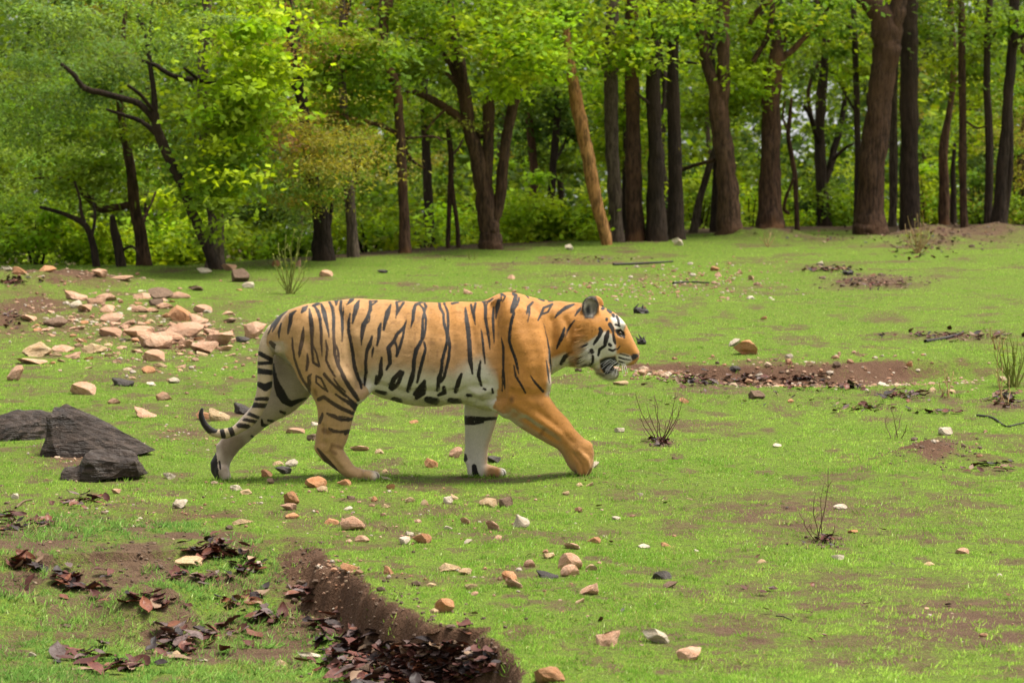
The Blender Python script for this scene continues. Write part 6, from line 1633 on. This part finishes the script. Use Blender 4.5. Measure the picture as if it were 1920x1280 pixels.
#        px, py, rx, ry, n objects, n joined, size (m), place, heap height
LEAF_SPOTS = [(760, 1258, 150, 34, 62, 300, .115, 'pile', .05), (850, 1275, 70, 24, 14, 90, .11, 'pile', .04), (660, 1222, 50, 26, 12, 40, .10, 'bank', .03), (620, 1185, 40, 26, 10, 24, .10, 'bank', .02), (565, 1120, 30, 18, 8, 10, .10, 'bank', .02),
    (330, 1212, 50, 28, 14, 40, .12, 'hollow', .05), (140, 1235, 60, 16, 6, 14, .13, 'hollow', .03), (230, 1255, 60, 18, 8, 10, .13, 'hollow', .02), (400, 1040, 46, 20, 14, 50, .105, 'heap', .04), (370, 1085, 60, 14, 6, 16, .10, 'heap', .02), (470, 1070, 40, 16, 6, 16, .10, 'hollow', .02),
    (50, 1066, 36, 10, 5, 10, .13, 'hollow', .03), (140, 1095, 60, 24, 9, 26, .11, 'hollow', .03), (270, 1130, 60, 18, 6, 16, .11, 'hollow', .02), (450, 1130, 50, 16, 6, 12, .11, 'hollow', .02), (160, 945, 40, 12, 5, 16, .09, 'hollow', .03), (15, 985, 24, 24, 5, 20, .09, 'hollow', .04), (70, 985, 30, 14, 4, 8, .10, 'hollow', .02), (500, 1160, 40, 14, 6, 14, .11, 'hollow', .02), (430, 1190, 60, 18, 5, 14, .10, 'hollow', .02),
    (1300, 717, 55, 9, 14, 70, .13, 'ledge', .04), (1400, 718, 50, 7, 6, 26, .13, 'ledge', .03), (1500, 722, 60, 9, 14, 60, .12, 'ledge', .03), (1580, 728, 40, 7, 6, 30, .14, 'ledge', .03), (1690, 745, 60, 9, 8, 50, .13, 'ledge', .04), (1620, 768, 60, 8, 6, 36, .12, 'ledge', .03), (1885, 752, 36, 14, 8, 60, .13, 'ledge', .06), (1760, 775, 40, 6, 4, 14, .12, 'ledge', .02)]
JOIN_ONLY = [(1560, 507, 60, 6, 60, .16), (1640, 535, 90, 10, 60, .14), (22, 605, 26, 26, 50, .10), (20, 530, 40, 8, 60, .14), (1720, 470, 60, 14, 90, .14), (1800, 632, 120, 8, 70, .14), (1240, 830, 24, 6, 36, .07), (1545, 1016, 30, 8, 24, .06), (1080, 490, 120, 5, 40, .12), (1480, 748, 260, 20, 40, .09), (1850, 880, 70, 12, 16, .09), (1000, 950, 700, 160, 26, .05), (1500, 1100, 400, 120, 20, .05), (1700, 445, 260, 16, 120, .14)]
def place_leaf(px, py, size, hh):
    x, y, z = ground_hit(px, py)
    if y > 2: size *= .62
    rot = (R3.gauss(0, .28), R3.gauss(0, .28), R3.uniform(0, 6.28))
    return (x, y, z + abs(R3.gauss(0, hh * .55)) + .003), rot, size * .68 * R3.uniform(.6, 1.4)
from mathutils import Euler
jV, jF, jM = [], [], []
joff = 0
def join_leaf(px, py, size, hh):
    global joff
    loc, rot, sc = place_leaf(px, py, size, hh)
    V, q = LEAFS[R3.randrange(12)]
    M = np.array(Euler(rot).to_matrix())
    jV.append(V * sc @ M.T + np.array(loc)); jF.append(q + joff); joff += len(V)
    jM.append(np.full(len(q), R3.choices(range(5), (45, 14, 13, 20, 8))[0]))
for px, py, rx, ry, no, nj, sz, place, hh in LEAF_SPOTS:
    lab, grp = LABELS_LEAF[place]
    for _ in range(no):
        loc, rot, sc = place_leaf(px + R3.gauss(0, rx * .5), py + R3.gauss(0, ry * .5), sz, hh * .9)
        o = link('dead_leaf', leaf_mesh(R3.randrange(12), R3.choices(range(5), (40, 24, 15, 14, 7))[0]), loc=(loc[0], loc[1], loc[2] + hh * .25), label=lab, category='leaf', group=grp)
        o.rotation_euler = rot; o.scale = (sc * 1.05, sc, sc)
    for _ in range(nj): join_leaf(px + R3.gauss(0, rx * .5), py + R3.gauss(0, ry * .5), sz, hh * .6)
for px, py, rx, ry, n, sz in JOIN_ONLY:
    for _ in range(n): join_leaf(px + R3.gauss(0, rx * .5), py + R3.gauss(0, ry * .5), sz, .02)
me = make_mesh('leaf_litter', np.concatenate(jV), np.concatenate(jF), None, True)
for m in DEAD: me.materials.append(m)
me.polygons.foreach_set('material_index', np.concatenate(jM).astype(np.int32))
link('leaf_litter', me, kind='stuff', label='dark rotting leaf litter lying in drifts on the ground', category='litter')

# ------------------------------------------------------------------ twiggy plants
def stem_mat(name, a, b):
    t = NT(name); o = t.coords('Object')
    return t.finish(t.bsdf(t.mix(t.noise(30, 3, .6, o), a, b), .65))
STEM = {'green': stem_mat('stem_green', (.16, .17, .03), (.26, .27, .06)), 'brown': stem_mat('stem_brown', (.10, .06, .035), (.17, .11, .06)), 'straw': stem_mat('stem_straw', (.30, .19, .07), (.42, .29, .13)), 'char': stem_mat('char', (.018, .015, .014), (.045, .036, .032))}
def twig_plant(px, py, label, stems, mat, r=.0032, leaves=0, leafc=(.20, .28, .03), leafsize=.03, name='twiggy_plant', cat='plant', spread=.12):
    """stems: tips in pixels (px, py, bow)"""
    x0, y0 = (float(v) for v in on_ground(px, py, 0)); z0 = float(HF(np.array([x0]), np.array([y0]))[0])
    x0, y0 = (float(v) for v in on_ground(px, py, z0))
    root = bpy.data.objects.new(name, None); COL.objects.link(root); root.location = (x0, y0, z0)
    tag(root, label, cat)
    lv, lc = [], []
    for k, (tx, ty, bow) in enumerate(stems):
        yy = y0 + R3.uniform(-spread, spread)
        xt, zt = at_plane(tx, ty, yy)
        tip = np.array([float(xt) - x0, yy - y0, float(zt) - z0])
        st = np.array([R3.uniform(-.03, .03), R3.uniform(-.03, .03), -.02])
        u = np.linspace(0, 1, 8)[:, None]
        P = st + (tip - st) * u + np.array([bow, 0, 0]) * np.sin(np.pi * u) * .5 + np.random.default_rng(k).normal(0, .004, (8, 3)) * u
        P[:, 2] = st[2] + (tip[2] - st[2]) * u[:, 0] ** .85
        v, f = tube(P, np.linspace(r, r * .4, 8), 5, .05, k)
        so = link('stem', make_mesh('stem', v, f, STEM[mat]), root)
        for b in range(2 if len(stems) < 9 else 1):        # a side twig
            i = R3.randrange(3, 7); d = np.array([R3.uniform(-1, 1), R3.uniform(-.5, .5), R3.uniform(.5, 1.2)]) * np.linalg.norm(tip) * .16
            Q = np.array([P[i], P[i] + d * .5, P[i] + d])
            v, f = tube(Q, [r * .5, r * .4, r * .25], 4, 0, 0)
            link('twig', make_mesh('twig', v, f, STEM[mat]), so)
        for b in range(leaves):
            i = R3.randrange(3, 8); a = R3.uniform(0, 6.28)
            d = np.array([math.cos(a), math.sin(a), R3.uniform(-.2, .7)]); d /= np.linalg.norm(d)
            w = np.cross(d, (0, 0, 1)); L = leafsize * R3.uniform(.6, 1.3)
            p = P[i]
            lv.append([p, p + d * L * .5 + w * L * .28, p + d * L, p + d * L * .5 - w * L * .28]); lc.append(np.tile(np.array(leafc) * R3.uniform(.7, 1.3), (4, 1)))
    if lv:
        V = np.array(lv).reshape(-1, 3)
        link('foliage', make_mesh('foliage', V, np.arange(len(V)).reshape(-1, 4), leaf_mat, False, {'tint': np.concatenate(lc)}), root, kind='stuff')
    return root
twig_plant(545, 551, 'green stemmed shrub with bare upright shoots behind the tiger rump', [(512, 478, -.05), (522, 455, -.05), (528, 470, .0), (535, 440, -.03), (543, 462, .02), (552, 430, -.04), (560, 445, .02), (568, 432, .0), (556, 480, .03), (578, 470, .05), (520, 500, -.03), (530, 505, -.03), (562, 500, .03), (548, 490, 0), (573, 505, .04), (515, 515, -.04), (540, 510, 0), (580, 520, .04)], 'green', .006, 6, (.22, .27, .03), .035, 'twiggy_shrub', 'shrub')
twig_plant(1236, 829, 'sparse twiggy plant with thin bare shoots in front of the lifted paw', [(1190, 738, -.03), (1200, 775, -.05), (1212, 760, -.02), (1225, 750, .0), (1228, 740, .02), (1248, 790, .03), (1262, 770, .04), (1275, 760, .05), (1282, 745, .04), (1205, 800, -.04), (1268, 735, .03)], 'brown', .0034, 2, (.15, .2, .03), .018)
twig_plant(1543, 1012, 'thin dead sapling standing alone in the open turf', [(1526, 925, -.02), (1554, 876, .03), (1565, 985, .02), (1515, 985, -.02), (1500, 960, -.03), (1545, 905, -.02)], 'brown', .0030, 0)
twig_plant(1678, 822, 'short three pronged twig behind the red earth mound', [(1660, 778, -.02), (1672, 765, 0), (1700, 795, .02), (1690, 770, .02)], 'brown', .0032, 2, (.14, .19, .03), .016)
twig_plant(1898, 724, 'dense green stemmed shrub at the edge of the meadow', [(1862, 655, -.05), (1870, 640, -.04), (1878, 632, -.02), (1886, 640, 0), (1893, 625, 0), (1900, 640, .02), (1908, 630, .03), (1915, 645, .03), (1922, 640, .04), (1880, 660, -.03), (1890, 665, 0), (1904, 660, 0), (1912, 668, .03), (1874, 675, -.03), (1925, 670, .05), (1930, 650, .05), (1868, 690, -.05), (1896, 680, 0)], 'green', .006, 5, (.17, .22, .03), .035, 'twiggy_shrub', 'shrub')
twig_plant(1884, 758, 'thin leafless shoots rising from the litter below the green shrub', [(1872, 640, -.03), (1880, 690, 0), (1868, 700, -.02), (1890, 705, .02)], 'straw', .004, 0)
twig_plant(884, 489, 'tiny bare seedling on the brow behind the tiger back', [(874, 474, -.02), (880, 468, 0), (890, 470, .01), (896, 474, .02)], 'green', .006, 2, (.15, .2, .03), .03)
twig_plant(1722, 474, 'tuft of dry straw coloured stems on the earth heap', [(1696, 420, -.05), (1702, 405, -.03), (1708, 425, -.02), (1714, 410, 0), (1720, 400, 0), (1726, 418, .02), (1732, 405, .02), (1738, 420, .04), (1744, 412, .05), (1750, 430, .06), (1690, 440, -.05), (1756, 445, .06), (1718, 430, 0), (1728, 435, .02), (1704, 440, -.02), (1740, 445, .04)], 'straw', .006, 2, (.16, .22, .03), .06, 'dry_grass_tuft', 'grass tuft')
twig_plant(1872, 655, 'small dry twigs on the slope above the green shrub', [(1855, 612, -.02), (1862, 622, -.01), (1876, 616, .01), (1886, 630, .02), (1866, 632, 0)], 'straw', .005, 1, (.2, .2, .05), .03)
twig_plant(678, 1162, 'single green seedling growing from the face of the cut bank', [(676, 1120, -.02), (662, 1138, -.04), (686, 1112, .04), (688, 1128, .03)], 'green', .0030, 0, name='seedling')
twig_plant(1780, 745, 'few thin upright stalks in the litter of the ledge', [(1770, 690, -.01), (1776, 700, 0), (1788, 696, .01), (1760, 715, -.02)], 'straw', .004, 0)
twig_plant(1440, 462, 'dry stalks on the low earth rise under the splintered trunk', [(1432, 438, 0), (1438, 446, 0), (1446, 436, .01), (1452, 444, .02), (1426, 446, -.02)], 'straw', .006, 0)
twig_plant(735, 1240, 'short dry stalk stuck in the leaf pile', [(748, 1192, .03), (752, 1208, .03)], 'straw', .0024, 0)

# burnt stumps and fallen sticks
def stump(px, py, w, h, label, seed):
    x, y = (float(v) for v in on_ground(px, py, 0)); z = float(HF(np.array([x]), np.array([y]))[0])
    m = (y - CAMY) / FPX
    V, Fc = rock_shape(ICO2, seed, 10, .5, .3, .8), ICO2[1]
    V = V * np.array([w * m, w * m * .9, h * m])
    s = np.random.default_rng(seed)
    root = link('stump', make_mesh('stump', V, Fc, STEM['char'], False), loc=(x, y, z - .02), label=label, category='stump')
    for k in range(3):
        hx = s.uniform(-.4, .4) * w * m
        P = np.array([[hx, 0, h * m * .3], [hx + s.uniform(-.02, .02), 0, h * m * .8], [hx + s.uniform(-.04, .04), 0, h * m * s.uniform(1.0, 1.6)]])
        v, f = tube(P, [.016, .011, .004], 6, .2, k)
        link('splinter', make_mesh('splinter', v, f, STEM['char']), root)
stump(1202, 588, 30, 16, 'small burnt stump with splinters behind the tiger head', 3)
stump(1203, 644, 18, 16, 'small pointed black stub just past the tiger nose', 8)
stump(1588, 520, 26, 12, 'low charred stub on the bare strip up the meadow', 12)
def stick(pts, wpx, label, mat='char'):
    P = np.array(pts, float)
    x, y = on_ground(P[:, 0], P[:, 1], 0); z = HF(x, y)
    m = (y - CAMY) / FPX
    A = catmull(np.stack([x, y, z + wpx * m * .45, wpx * m / 2], 1), 4)
    c = A[0, :3].copy()
    v, f = tube(A[:, :3] - c, A[:, 3] * np.linspace(1, .6, len(A)), 7, .2, int(pts[0][0]))
    link('fallen_stick', make_mesh('fallen_stick', v, f, STEM[mat]), loc=c, label=label, category='stick')
stick([(1832, 780), (1862, 786), (1885, 798), (1905, 795), (1935, 788)], 4.5, 'black fallen branch lying on turf at the edge of the picture')
stick([(1150, 497), (1190, 495), (1230, 494), (1262, 492)], 5, 'long thin fallen branch on the brow before the group of four trunks')
stick([(1262, 532), (1290, 528), (1330, 530)], 5, 'dark fallen stick beside the far gravel patch')
stick([(1500, 697), (1530, 694), (1560, 690)], 4, 'dark stick lying along the bare red ledge', 'brown')
stick([(1735, 640), (1770, 634), (1800, 628), (1806, 622)], 7, 'thick black stick on the dirt strip up the meadow')
stick([(1455, 1152), (1470, 1153), (1485, 1158)], 2.5, 'thin curved twig lying on the open turf')
stick([(30, 952), (44, 940), (60, 934)], 5, 'dark twig poking from the litter below the boulders', 'brown')
